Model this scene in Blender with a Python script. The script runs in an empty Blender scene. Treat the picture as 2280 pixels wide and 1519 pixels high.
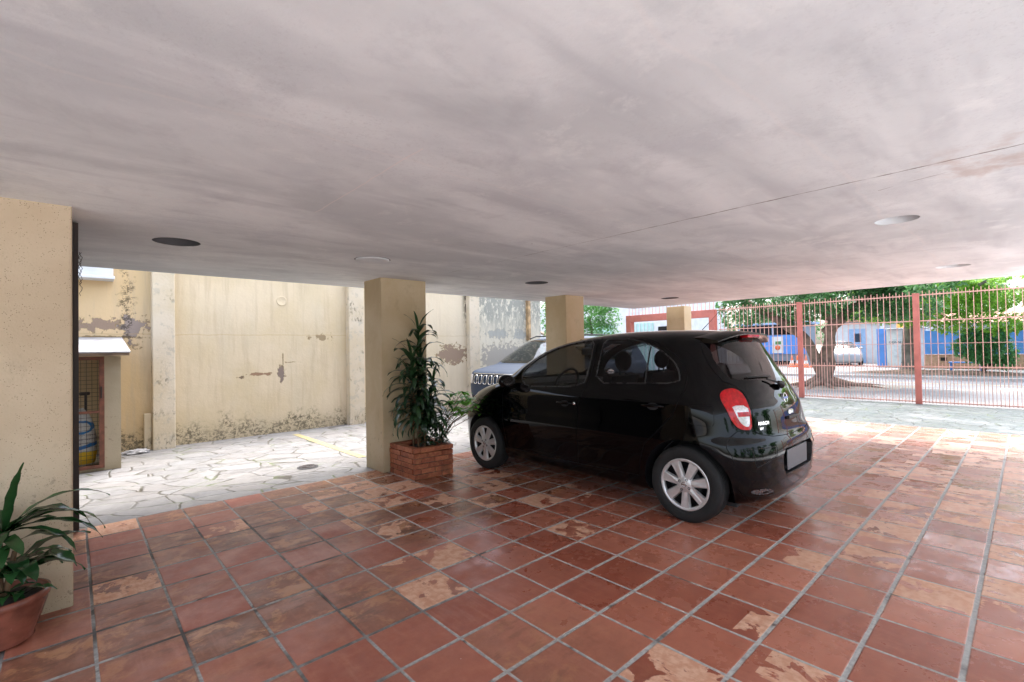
import bpy, bmesh, math, random, bisect
from mathutils import Vector, Matrix
from mathutils.geometry import delaunay_2d_cdt
from mathutils import noise as mnoise

R = math.radians
scene = bpy.context.scene
col = scene.collection

# ------------------------------------------------------------------ camera
CAM_H = 1.38
YAW, PITCH, ROLL = R(42.70), R(0.960), R(-1.0757)
fw = Vector((math.sin(YAW) * math.cos(PITCH), math.cos(YAW) * math.cos(PITCH), math.sin(PITCH)))
rt0 = Vector((math.cos(YAW), -math.sin(YAW), 0))
up0 = rt0.cross(fw)
rt = rt0 * math.cos(ROLL) + up0 * math.sin(ROLL)
up = up0 * math.cos(ROLL) - rt0 * math.sin(ROLL)
cam_data = bpy.data.cameras.new('camera')
cam_data.sensor_width = 36
cam_data.lens = 1060.61 / 2280 * 36
cam_data.clip_start = 0.02
cam_data.clip_end = 2000
cam = bpy.data.objects.new('camera', cam_data)
col.objects.link(cam)
m = Matrix((rt, up, -fw)).transposed().to_4x4()
m.translation = Vector((0, 0, CAM_H))
cam.matrix_world = m
scene.camera = cam

# ------------------------------------------------------------------ sky, sun, exposure
SUN_EL, SUN_AZ = R(73), R(62)        # azimuth clockwise from +Y
world = bpy.data.worlds.new('World')
scene.world = world
world.use_nodes = True
nt = world.node_tree
bg = nt.nodes['Background']
sky = nt.nodes.new('ShaderNodeTexSky')
sky.sky_type = 'NISHITA'
sky.sun_disc = False
sky.sun_elevation = SUN_EL
sky.sun_rotation = SUN_AZ
sky.air_density = 1.0
sky.dust_density = 4.0
sky.ozone_density = 0.6
hsv = nt.nodes.new('ShaderNodeHueSaturation')
hsv.inputs['Saturation'].default_value = 0.62
nt.links.new(sky.outputs[0], hsv.inputs['Color'])
nt.links.new(hsv.outputs[0], bg.inputs['Color'])
bg.inputs['Strength'].default_value = 0.15
sl = bpy.data.lights.new('sun', 'SUN')
sl.energy = 1.0
sl.angle = R(35)
sl.color = (1.0, 0.97, 0.93)
sun = bpy.data.objects.new('sun', sl)
col.objects.link(sun)
sd = Vector((math.sin(SUN_AZ) * math.cos(SUN_EL), math.cos(SUN_AZ) * math.cos(SUN_EL), math.sin(SUN_EL)))
sun.rotation_euler = sd.to_track_quat('Z', 'Y').to_euler()
scene.view_settings.view_transform = 'Standard'
scene.view_settings.look = 'None'
scene.view_settings.gamma = 1
scene.view_settings.exposure = 2.34
scene.render.engine = 'CYCLES'
scene.cycles.max_bounces = 10
scene.cycles.diffuse_bounces = 6
scene.cycles.glossy_bounces = 5
scene.cycles.transparent_max_bounces = 16
scene.cycles.caustics_reflective = False
scene.cycles.caustics_refractive = False
scene.cycles.use_denoising = True

# ------------------------------------------------------------------ object helpers
def setp(o, label=None, cat=None, group=None, kind=None):
    if label: o['label'] = label
    if cat: o['category'] = cat
    if group: o['group'] = group
    if kind: o['kind'] = kind
    return o

def empty(name, loc=(0, 0, 0), rz=0, label=None, cat=None, group=None):
    o = bpy.data.objects.new(name, None)
    o.empty_display_size = 0.1
    col.objects.link(o)
    o.location = loc
    o.rotation_euler = (0, 0, rz)
    return setp(o, label, cat, group)

def link_mesh(name, me, mats, parent=None):
    o = bpy.data.objects.new(name, me)
    col.objects.link(o)
    if not isinstance(mats, (list, tuple)): mats = [mats]
    for mt in mats: me.materials.append(mt)
    if parent is not None: o.parent = parent
    return o

class MB:
    """collects primitives and links them as one mesh object"""
    def __init__(self): self.v = []; self.f = []; self.mi = []; self.sm = []
    def add(self, vs, fs, mi=0, smooth=False):
        o = len(self.v); self.v += [tuple(p) for p in vs]
        for f in fs: self.f.append([i + o for i in f]); self.mi.append(mi); self.sm.append(smooth)
    def box(self, x0, x1, y0, y1, z0, z1, mi=0, bev=0.0):
        if bev > 0:
            bm = bmesh.new(); bmesh.ops.create_cube(bm, size=1)
            for w in bm.verts: w.co = Vector(((x0+x1)/2 + w.co.x*(x1-x0), (y0+y1)/2 + w.co.y*(y1-y0), (z0+z1)/2 + w.co.z*(z1-z0)))
            bmesh.ops.bevel(bm, geom=bm.edges[:], offset=bev, segments=2, affect='EDGES', profile=0.5)
            self.addbm(bm, mi); return
        vs = [(x, y, z) for z in (z0, z1) for y in (y0, y1) for x in (x0, x1)]
        self.add(vs, [(0,2,3,1),(4,5,7,6),(0,1,5,4),(2,6,7,3),(0,4,6,2),(1,3,7,5)], mi)
    def addbm(self, bm, mi=0, smooth=False, M=None):
        bm.verts.index_update()
        vs = [(M @ w.co if M else w.co) for w in bm.verts]
        self.add(vs, [[w.index for w in f.verts] for f in bm.faces], mi, smooth); bm.free()
    def tube(self, pts, rad, seg=8, mi=0, caps=True):
        pts = [Vector(p) for p in pts]; n = len(pts)
        if not hasattr(rad, '__len__'): rad = [rad]*n
        rings = []; ref = None
        for i, p in enumerate(pts):
            t = (pts[min(i+1, n-1)] - pts[max(i-1, 0)]).normalized()
            if ref is None or abs(ref.dot(t)) > .95:
                ref = Vector((0,0,1)) if abs(t.z) < .9 else Vector((1,0,0))
            a = (ref - t*ref.dot(t)).normalized(); ref = a; b = t.cross(a)
            rings.append([p + (a*math.cos(2*math.pi*k/seg) + b*math.sin(2*math.pi*k/seg))*rad[i] for k in range(seg)])
        vs = [q for r in rings for q in r]; fs = []
        for i in range(n-1):
            for k in range(seg):
                k2 = (k+1) % seg; fs.append((i*seg+k, i*seg+k2, (i+1)*seg+k2, (i+1)*seg+k))
        self.add(vs, fs, mi, True)
        if caps: self.add(rings[0], [list(range(seg))[::-1]], mi); self.add(rings[-1], [list(range(seg))], mi)
    def lathe(self, prof, c=(0,0,0), axis='z', seg=32, mi=0, smooth=True):
        """prof: list of (radius, height)"""
        vs = []
        for r, h in prof:
            for k in range(seg):
                a = 2*math.pi*k/seg; x, y = r*math.cos(a), r*math.sin(a)
                p = (x, y, h) if axis == 'z' else ((h, x, y) if axis == 'x' else (x, h, y))
                vs.append((c[0]+p[0], c[1]+p[1], c[2]+p[2]))
        fs = []
        for i in range(len(prof)-1):
            for k in range(seg):
                k2 = (k+1) % seg; fs.append((i*seg+k, i*seg+k2, (i+1)*seg+k2, (i+1)*seg+k))
        self.add(vs, fs, mi, smooth)
    def prism(self, poly, h0, h1, plane='yz', mi=0):
        """extrude a 2D polygon along the missing axis"""
        def P(a, b, h): return (h, a, b) if plane == 'yz' else ((a, h, b) if plane == 'xz' else (a, b, h))
        n = len(poly); vs = [P(a, b, h0) for a, b in poly] + [P(a, b, h1) for a, b in poly]
        fs = [list(range(n)), list(range(n, 2*n))[::-1]] + [(i, (i+1) % n, n+(i+1) % n, n+i) for i in range(n)]
        self.add(vs, fs, mi)
    def build(self, name, mats, parent=None, fix=True):
        me = bpy.data.meshes.new(name)
        me.from_pydata(self.v, [], self.f)
        me.polygons.foreach_set('material_index', self.mi)
        me.polygons.foreach_set('use_smooth', self.sm)
        if fix:
            bm = bmesh.new(); bm.from_mesh(me); bmesh.ops.recalc_face_normals(bm, faces=bm.faces[:]); bm.to_mesh(me); bm.free()
        me.update()
        return link_mesh(name, me, mats, parent)

def text_mesh(name, body, size, M, mat, parent, depth=0.002, bold=0.0, align='LEFT'):
    c = bpy.data.curves.new(name, 'FONT'); c.body = body; c.size = size; c.extrude = depth; c.offset = bold; c.align_x = align
    c.resolution_u = 3
    t = bpy.data.objects.new(name + '_tmp', c); col.objects.link(t)
    dg = bpy.context.evaluated_depsgraph_get(); me = bpy.data.meshes.new_from_object(t.evaluated_get(dg))
    bpy.data.objects.remove(t)
    me.transform(M)
    me.materials.clear()
    return link_mesh(name, me, mat, parent)

# ------------------------------------------------------------------ material helpers
class NT:
    def __init__(self, name):
        self.m = bpy.data.materials.new(name); self.m.use_nodes = True
        self.t = self.m.node_tree; self.t.nodes.clear()
        self.out = self.n('ShaderNodeOutputMaterial')
    def n(self, typ, **kw):
        nd = self.t.nodes.new(typ)
        for k, v in kw.items(): setattr(nd, k, v)
        return nd
    def l(self, a, b): self.t.links.new(a, b)
    def inp(self, sock, val):
        if hasattr(val, 'is_linked') or hasattr(val, 'links'): self.l(val, sock)
        else: sock.default_value = val
    def math(self, op, a, b=0.0, c=0.0, clamp=False):
        nd = self.n('ShaderNodeMath', operation=op); nd.use_clamp = clamp
        self.inp(nd.inputs[0], a); self.inp(nd.inputs[1], b); self.inp(nd.inputs[2], c); return nd.outputs[0]
    def pos(self):
        return self.n('ShaderNodeNewGeometry').outputs['Position']
    def objc(self):
        return self.n('ShaderNodeTexCoord').outputs['Object']
    def xyz(self, v):
        s = self.n('ShaderNodeSeparateXYZ'); self.l(v, s.inputs[0]); return s.outputs
    def comb(self, x, y, z=0.0):
        c = self.n('ShaderNodeCombineXYZ')
        for i, q in enumerate((x, y, z)): self.inp(c.inputs[i], q)
        return c.outputs[0]
    def mapping(self, v, loc=(0,0,0), scale=(1,1,1), rot=(0,0,0)):
        mp = self.n('ShaderNodeMapping'); self.l(v, mp.inputs[0]); mp.inputs[1].default_value = loc; mp.inputs[2].default_value = rot; mp.inputs[3].default_value = scale
        return mp.outputs[0]
    def noise(self, v, scale, detail=4, rough=0.55, dist=0.0, w=None):
        nd = self.n('ShaderNodeTexNoise'); nd.inputs['Scale'].default_value = scale; nd.inputs['Detail'].default_value = detail
        nd.inputs['Roughness'].default_value = rough; nd.inputs['Distortion'].default_value = dist
        if w is not None: nd.noise_dimensions = '4D'; self.inp(nd.inputs['W'], w)
        self.l(v, nd.inputs['Vector']); return nd.outputs['Fac']
    def ramp(self, f, a, b, lo=0.0, hi=1.0):
        mr = self.n('ShaderNodeMapRange'); mr.interpolation_type = 'SMOOTHSTEP'; self.inp(mr.inputs[0], f)
        mr.inputs[1].default_value = a; mr.inputs[2].default_value = b; mr.inputs[3].default_value = lo; mr.inputs[4].default_value = hi
        return mr.outputs[0]
    def mix(self, f, a, b, mode='MIX'):
        nd = self.n('ShaderNodeMix', data_type='RGBA', blend_type=mode); self.inp(nd.inputs[0], f)
        for i, q in ((6, a), (7, b)):
            if isinstance(q, tuple): nd.inputs[i].default_value = (*q[:3], 1)
            else: self.l(q, nd.inputs[i])
        return nd.outputs[2]
    def white(self, v, w=None):
        nd = self.n('ShaderNodeTexWhiteNoise'); nd.noise_dimensions = '3D'; self.l(v, nd.inputs['Vector']); return nd.outputs
    def bump(self, h, strength=0.3, dist=0.01, prev=None):
        b = self.n('ShaderNodeBump'); b.inputs['Strength'].default_value = strength; b.inputs['Distance'].default_value = dist
        self.l(h, b.inputs['Height'])
        if prev is not None: self.l(prev, b.inputs['Normal'])
        return b.outputs[0]
    def bsdf(self, color, rough=0.6, metal=0.0, normal=None, spec=0.5, **kw):
        p = self.n('ShaderNodeBsdfPrincipled')
        if isinstance(color, tuple): p.inputs['Base Color'].default_value = (*color[:3], 1)
        else: self.l(color, p.inputs['Base Color'])
        self.inp(p.inputs['Roughness'], rough); self.inp(p.inputs['Metallic'], metal)
        p.inputs['Specular IOR Level'].default_value = spec
        if normal is not None: self.l(normal, p.inputs['Normal'])
        for k, v in kw.items(): self.inp(p.inputs[k.replace('_', ' ')], v)
        self.l(p.outputs[0], self.out.inputs[0]); return p
    def mask(self, coord, c, r, nz, amp=0.5, soft=0.08):
        """ragged ellipse mask round c (in the plane of coord) with radii r"""
        v = self.mapping(self.mapping(coord, loc=(-c[0], -c[1], 0)), scale=(1/r[0], 1/r[1], 0))
        ln = self.n('ShaderNodeVectorMath', operation='LENGTH'); self.l(v, ln.inputs[0])
        d = self.math('ADD', ln.outputs['Value'], self.math('MULTIPLY', self.math('SUBTRACT', self.ramp(nz, .33, .67), 0.5), amp * 2.4))
        return self.ramp(d, 1.0 - soft, 1.0 + soft, 1, 0)

def simple(name, color, rough=0.6, metal=0.0, var=0.12, scale=8.0, bump=0.0, bscale=80.0, spec=0.5, **kw):
    k = NT(name); p = k.objc()
    nz = k.noise(p, scale, 5)
    c = k.mix(k.ramp(nz, .3, .7), tuple(x*(1-var) for x in color), tuple(min(1, x*(1+var)) for x in color))
    nrm = k.bump(k.noise(p, bscale, 3), bump, 0.004) if bump else None
    rr = k.math('ADD', rough, k.math('MULTIPLY', k.math('SUBTRACT', nz, .5), min(.2, rough*.5)))
    k.bsdf(c, rr, metal, nrm, spec, **kw)
    return k.m

# tile grid measured on the floor
TX0, TXS, TY0, TYS = 1.0404, 0.3213, 2.2110, 0.3321

def mat_tiles():
    k = NT('terracotta tiles'); p = k.pos(); x, y, z = k.xyz(p)
    gx = k.math('DIVIDE', k.math('SUBTRACT', x, TX0), TXS); gy = k.math('DIVIDE', k.math('SUBTRACT', y, TY0), TYS)
    wob = k.noise(p, 9, 3)
    ix, iy = k.math('FLOOR', gx), k.math('FLOOR', gy)
    fx, fy = k.math('SUBTRACT', gx, ix), k.math('SUBTRACT', gy, iy)
    dx = k.math('MULTIPLY', k.math('MINIMUM', fx, k.math('SUBTRACT', 1, fx)), TXS)
    dy = k.math('MULTIPLY', k.math('MINIMUM', fy, k.math('SUBTRACT', 1, fy)), TYS)
    wb = k.math('MULTIPLY', k.math('SUBTRACT', wob, .5), .006)
    gx_ = k.math('ADD', k.math('SUBTRACT', dx, .0065), wb); gy_ = k.math('ADD', k.math('SUBTRACT', dy, .0095), wb)
    d = k.math('MINIMUM', gx_, gy_)
    tile = k.ramp(d, -.0008, .0022)
    cell = k.comb(ix, iy, 0.0)
    wn = k.white(cell); rnd = wn[0]; cr, cg, cb = k.xyz(wn[1])
    # body colour of the glazed tile, different in each
    c = k.mix(rnd, (.31, .085, .05), (.50, .185, .115))
    brown = k.mix(cb, (.19, .075, .04), (.27, .11, .068))
    # zone of browner tiles on the left and by the planter
    zb = k.math('MAXIMUM', k.ramp(x, 2.2, .9), k.math('MULTIPLY', k.ramp(y, 2.7, 3.3), k.ramp(x, 4.0, 3.2)))
    zb = k.math('MULTIPLY', zb, k.ramp(k.math('ADD', cr, k.math('MULTIPLY', k.noise(p, .9, 2), .8)), .62, .95))
    c = k.mix(zb, c, brown)
    # brushed streaks and stains
    st = k.noise(k.mapping(p, scale=(17, 1.6, 1), rot=(0, 0, .05)), 1.6, 5, .55)
    c = k.mix(k.math('MULTIPLY', k.ramp(st, .45, .75, 0, .34), k.ramp(k.noise(p, 2.1, 3), .42, .62)), c, (.52, .24, .17))
    lo = k.noise(p, 1.3, 4, .6)
    c = k.mix(k.ramp(lo, .40, .78, 0, .42), c, (.19, .065, .035))
    mt = k.noise(p, 13, 6, .7)
    c = k.mix(k.ramp(mt, .42, .85, 0, .45), c, (.52, .22, .13))
    c = k.mix(k.ramp(mt, .50, .22, 0, .40), c, (.20, .07, .045))
    c = k.mix(k.math('MULTIPLY', zb, k.ramp(k.noise(p, 5, 6, .7, .5), .5, .6, 0, .6)), c, (.50, .24, .11))
    c = k.mix(k.math('MULTIPLY', zb, k.ramp(k.noise(k.mapping(p, loc=(5, 3, 0), scale=(1, 3, 1)), 4, 6, .7), .52, .62, 0, .65)), c, (.13, .06, .035))
    # worn patches: raw clay shows through the glaze, edges ragged, per tile
    loc = k.comb(k.math('ADD', x, k.math('MULTIPLY', cr, 37)), k.math('ADD', y, k.math('MULTIPLY', cg, 53)), 0.0)
    pn = k.noise(k.mapping(loc, scale=(5.6, 4.4, 1)), 1.0, 7, .60, .35)
    zone = k.math('MAXIMUM', k.math('MULTIPLY', k.math('MULTIPLY', k.ramp(y, 1.25, .75), k.ramp(x, 1.3, 1.8)), 1.25), k.math('MULTIPLY', k.ramp(x, 5.0, 7.5), .45))
    zone = k.math('MAXIMUM', zone, k.math('MULTIPLY', k.math('MULTIPLY', k.math('MULTIPLY', k.ramp(y, 2.6, 3.2), k.ramp(x, 3.9, 3.3)), k.ramp(x, 1.2, 1.7)), .8))
    sel = k.math('GREATER_THAN', cb, k.math('SUBTRACT', .93, k.math('MULTIPLY', zone, .40)))
    thr = k.math('SUBTRACT', .545, k.math('MULTIPLY', cg, .12))
    pm = k.math('MULTIPLY', k.ramp(k.math('ADD', k.math('SUBTRACT', pn, thr), k.math('MULTIPLY', k.math('SUBTRACT', k.noise(p, 30, 4), .5), .05)), -.008, .012), sel)
    pale = k.mix(k.ramp(k.noise(p, 22, 5, .6), .35, .65), (.58, .29, .175), (.70, .42, .28))
    pale = k.mix(k.ramp(k.noise(k.mapping(p, scale=(40, 3, 1)), 2, 3), .5, .7, 0, .25), pale, (.42, .18, .10))
    c = k.mix(pm, c, pale)
    c = k.mix(k.math('MULTIPLY', k.ramp(x, 5.5, 8.5, 0, .25), k.ramp(k.noise(p, 2.2, 5, .6), .25, .7, .5, 1)), c, (.50, .46, .45))
    # white specks of grit
    spk = k.n('ShaderNodeTexVoronoi'); k.l(p, spk.inputs['Vector']); spk.inputs['Scale'].default_value = 9
    c = k.mix(k.math('MULTIPLY', k.ramp(spk.outputs['Distance'], .022, .014), k.math('GREATER_THAN', k.noise(p, 3, 2), .56)), c, (.72, .66, .6))
    grout = k.mix(k.ramp(k.noise(p, 45, 4), .35, .65), (.33, .315, .29), (.48, .46, .42))
    gd = k.math('MAXIMUM', k.ramp(k.noise(p, 4.5, 4), .58, .66, 0, .85), k.math('MULTIPLY', k.ramp(x, 2.0, 1.0), k.ramp(k.noise(p, 2.0, 4), .42, .62, .25, .92)))
    grout = k.mix(gd, grout, (.055, .045, .038))
    c = k.mix(tile, grout, c)
    rough = k.math('ADD', k.ramp(k.noise(p, 3.5, 6, .7), .3, .72, .13, .46), k.math('MULTIPLY', pm, .28))
    rough = k.math('ADD', rough, k.ramp(x, 2.6, 1.2, 0, .22))
    rough = k.math('ADD', k.math('MULTIPLY', rough, tile), k.math('MULTIPLY', k.math('SUBTRACT', 1, tile), .85))
    h = k.math('ADD', k.math('MULTIPLY', k.ramp(d, -.003, .006), 1.0), k.math('MULTIPLY', lo, .25))
    tilt = k.math('ADD', k.math('MULTIPLY', k.math('SUBTRACT', cr, .5), k.math('MULTIPLY', fx, .8)), k.math('MULTIPLY', k.math('SUBTRACT', cg, .5), k.math('MULTIPLY', fy, .8)))
    h = k.math('ADD', h, k.math('MULTIPLY', tilt, tile))
    h = k.math('SUBTRACT', h, k.math('MULTIPLY', pm, .15))
    n1 = k.bump(h, .55, .005)
    n2 = k.bump(k.noise(k.mapping(p, scale=(5, 1, 1)), 9, 3), .06, .004, n1)
    k.bsdf(c, rough, 0, n2, .5)
    return k.m

def mat_crazy(name, stone_a, stone_b, joint, scale=2.6, off=0.0):
    k = NT(name); p = k.pos()
    warp = k.n('ShaderNodeTexNoise'); k.l(p, warp.inputs['Vector']); warp.inputs['Scale'].default_value = 2.6; warp.inputs['Detail'].default_value = 3
    sc = k.n('ShaderNodeVectorMath', operation='MULTIPLY_ADD'); k.l(warp.outputs['Color'], sc.inputs[0]); sc.inputs[1].default_value = (.16, .16, 0); k.l(k.mapping(p, loc=(off, off, 0), scale=(1, 1, 0), rot=(0, 0, .4)), sc.inputs[2])
    q = k.mapping(sc.outputs[0], scale=(1.0, 1.45, 1))
    e = k.n('ShaderNodeTexVoronoi', feature='DISTANCE_TO_EDGE'); k.l(q, e.inputs['Vector']); e.inputs['Scale'].default_value = scale
    f1 = k.n('ShaderNodeTexVoronoi', feature='F1'); k.l(q, f1.inputs['Vector']); f1.inputs['Scale'].default_value = scale
    wn = k.white(f1.outputs['Color']); r, g, b = k.xyz(wn[1])
    c = k.mix(r, stone_a, stone_b)
    c = k.mix(k.math('MULTIPLY', g, .35), c, tuple(v*w for v, w in zip(stone_b, (1.08, .98, .90))))
    c = k.mix(k.ramp(k.noise(p, 5, 6, .6), .35, .75, 0, .3), c, tuple(v*.55 for v in stone_a))
    c = k.mix(k.ramp(k.noise(p, 1.1, 3), .5, .75, 0, .35), c, (.36, .36, .38))
    jw = k.noise(p, 3.2, 3)
    jm = k.ramp(k.math('SUBTRACT', e.outputs['Distance'], k.math('MULTIPLY', jw, .035)), -.004, .0115, 1, 0)
    jc = k.mix(k.ramp(k.noise(p, 2.4, 3), .5, .62), joint, (.10, .13, .05))
    c = k.mix(k.math('MULTIPLY', jm, k.ramp(k.noise(p, 1.9, 4), .32, .56, .35, 1)), c, jc)
    h = k.math('ADD', k.ramp(e.outputs['Distance'], 0, .05), k.math('MULTIPLY', k.noise(p, 16, 5), .35))
    k.bsdf(c, k.ramp(k.noise(p, 7, 4), .3, .7, .35, .7), 0, k.bump(h, .5, .012), .5)
    return k.m

def mat_wall():
    k = NT('yellow stained plaster'); p = k.pos(); x, y, z = k.xyz(p); q = k.comb(x, z, 0.0)
    n1 = k.noise(p, 3.0, 6, .62); n2 = k.noise(p, 9, 6, .65); n3 = k.noise(p, 1.1, 4); fine = k.noise(p, 45, 5, .6)
    c = k.mix(k.ramp(n3, .35, .65), (.60, .49, .315), (.66, .55, .39))
    c = k.mix(k.ramp(k.noise(k.mapping(p, scale=(1, 1, .25)), 3, 5), .45, .75, 0, .45), c, (.56, .49, .36))
    c = k.mix(k.math('MULTIPLY', k.ramp(x, .95, .6), .55), c, (.64, .43, .20))
    c = k.mix(k.ramp(k.noise(k.mapping(p, scale=(6, 6, .5)), 2, 5, .6), .48, .72, 0, .55), c, (.50, .40, .27))
    # lighter lower right, bleached
    c = k.mix(k.math('MULTIPLY', k.ramp(x, 4.2, 7.0), .5), c, (.66, .59, .47))
    grey = (.31, .225, .165)
    def peel(cx, cz, rx, rz, colr=grey, amp=.55, nn=n2, s=.05):
        nonlocal c
        m0 = k.mask(q, (cx, cz), (rx*1.12, rz*1.12), nn, amp, s)
        m1 = k.mask(q, (cx, cz), (rx, rz), nn, amp, s)
        c = k.mix(m0, c, (.30, .22, .12)); c = k.mix(m1, c, colr)
    peel(.32, 1.83, .22, .085); peel(-.02, 1.80, .12, .04)
    peel(.66, 1.80, .12, .18, (.32, .26, .23)); peel(2.70, 1.03, .07, .11, (.24, .185, .155)); peel(2.33, 1.03, .16, .022, (.30, .19, .12)); peel(2.05, .99, .05, .02, (.2, .15, .1))
    peel(.99, 2.1, .04, .10, (.26, .23, .22)); peel(6.38, 1.28, .33, .19, (.31, .225, .165), .35); peel(3.98, .72, .05, .1, (.28, .22, .2)); peel(4.0, .35, .06, .16, (.22, .19, .13))
    peel(7.95, 1.16, .80, .30, (.19, .145, .13), .35); peel(7.75, 1.76, .34, .10, (.20, .20, .205), .4); peel(8.5, 1.74, .24, .14, (.24, .24, .25), .4); peel(7.12, 1.8, .05, .30, (.18, .18, .17), .4)
    peel(3.4, 1.68, .13, .05, (.33, .25, .15), .8)
    # cracks: ragged dark lines
    def crack(cx, cz, rx, rz, amp):
        nonlocal c
        c = k.mix(k.math('MULTIPLY', k.mask(q, (cx, cz), (rx, rz), n2, amp, .3), .75), c, (.16, .11, .05))
    crack(.28, 1.655, .5, .020, .5); crack(1.0, 1.70, .12, .015, .6); crack(2.72, 1.25, .010, .12, .4); crack(2.85, 1.22, .11, .012, .9)
    hl = k.math('ABSOLUTE', k.math('SUBTRACT', z, k.math('ADD', 1.70, k.math('MULTIPLY', k.math('SUBTRACT', n1, .5), .05))))
    c = k.mix(k.math('MULTIPLY', k.ramp(hl, .012, .003), .35), c, (.45, .32, .16))
    # black mildew: at the foot, in streaks, and thick on the far bay
    foot = k.ramp(k.math('SUBTRACT', z, k.math('MULTIPLY', k.math('SUBTRACT', n1, .42), 1.1)), .24, .0)
    speck = k.ramp(k.noise(p, 26, 6, .75), .46, .56)
    c = k.mix(k.math('MULTIPLY', foot, k.math('MULTIPLY', speck, .9)), c, (.022, .019, .010))
    c = k.mix(k.math('MULTIPLY', k.ramp(z, .45, .0), .35), c, (.44, .37, .25))
    mm = k.math('MULTIPLY', k.mask(q, (.58, 2.15), (.07, .40), n2, .6, .5), .8)
    c = k.mix(k.math('MULTIPLY', mm, k.math('MULTIPLY', k.ramp(k.noise(p, 24, 6, .8), .46, .54), .9)), c, (.025, .022, .014))
    far = k.math('MULTIPLY', k.ramp(x, 6.6, 6.8), k.ramp(k.math('ADD', z, k.math('MULTIPLY', k.noise(k.mapping(p, scale=(3, 3, .5)), 3, 5), 1.4)), 2.2, 3.1))
    c = k.mix(k.math('MULTIPLY', far, k.ramp(k.noise(k.mapping(p, scale=(1, 1, .45)), 14, 6, .75), .40, .50)), c, (.014, .014, .011))
    c = k.mix(k.math('MULTIPLY', k.ramp(x, 6.9, 7.1), .45), c, (.66, .66, .58))
    c = k.mix(k.ramp(k.noise(p, 60, 4, .8), .68, .74, 0, .6), c, (.25, .2, .12))
    h = k.math('ADD', n2, k.math('MULTIPLY', fine, .3))
    k.bsdf(c, .85, 0, k.bump(h, .45, .012), .25)
    return k.m

def mat_pilaster():
    k = NT('pale stained plaster'); p = k.pos(); x, y, z = k.xyz(p)
    n2 = k.noise(p, 9, 6, .65); n3 = k.noise(p, 2, 4)
    c = k.mix(k.ramp(n3, .35, .65), (.57, .48, .34), (.63, .55, .43))
    c = k.mix(k.ramp(n2, .55, .62, 0, .6), c, (.45, .41, .33))
    mild = k.math('MULTIPLY', k.ramp(k.noise(k.mapping(p, scale=(1, 1, .5)), 17, 6, .75), .50, .62), k.math('MAXIMUM', k.ramp(k.noise(p, 2.2, 2), .54, .64), k.ramp(z, .30, .05)))
    c = k.mix(k.math('MULTIPLY', mild, .75), c, (.05, .042, .028))
    k.bsdf(c, .85, 0, k.bump(k.noise(p, 30, 5), .4, .01), .25)
    return k.m

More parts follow.
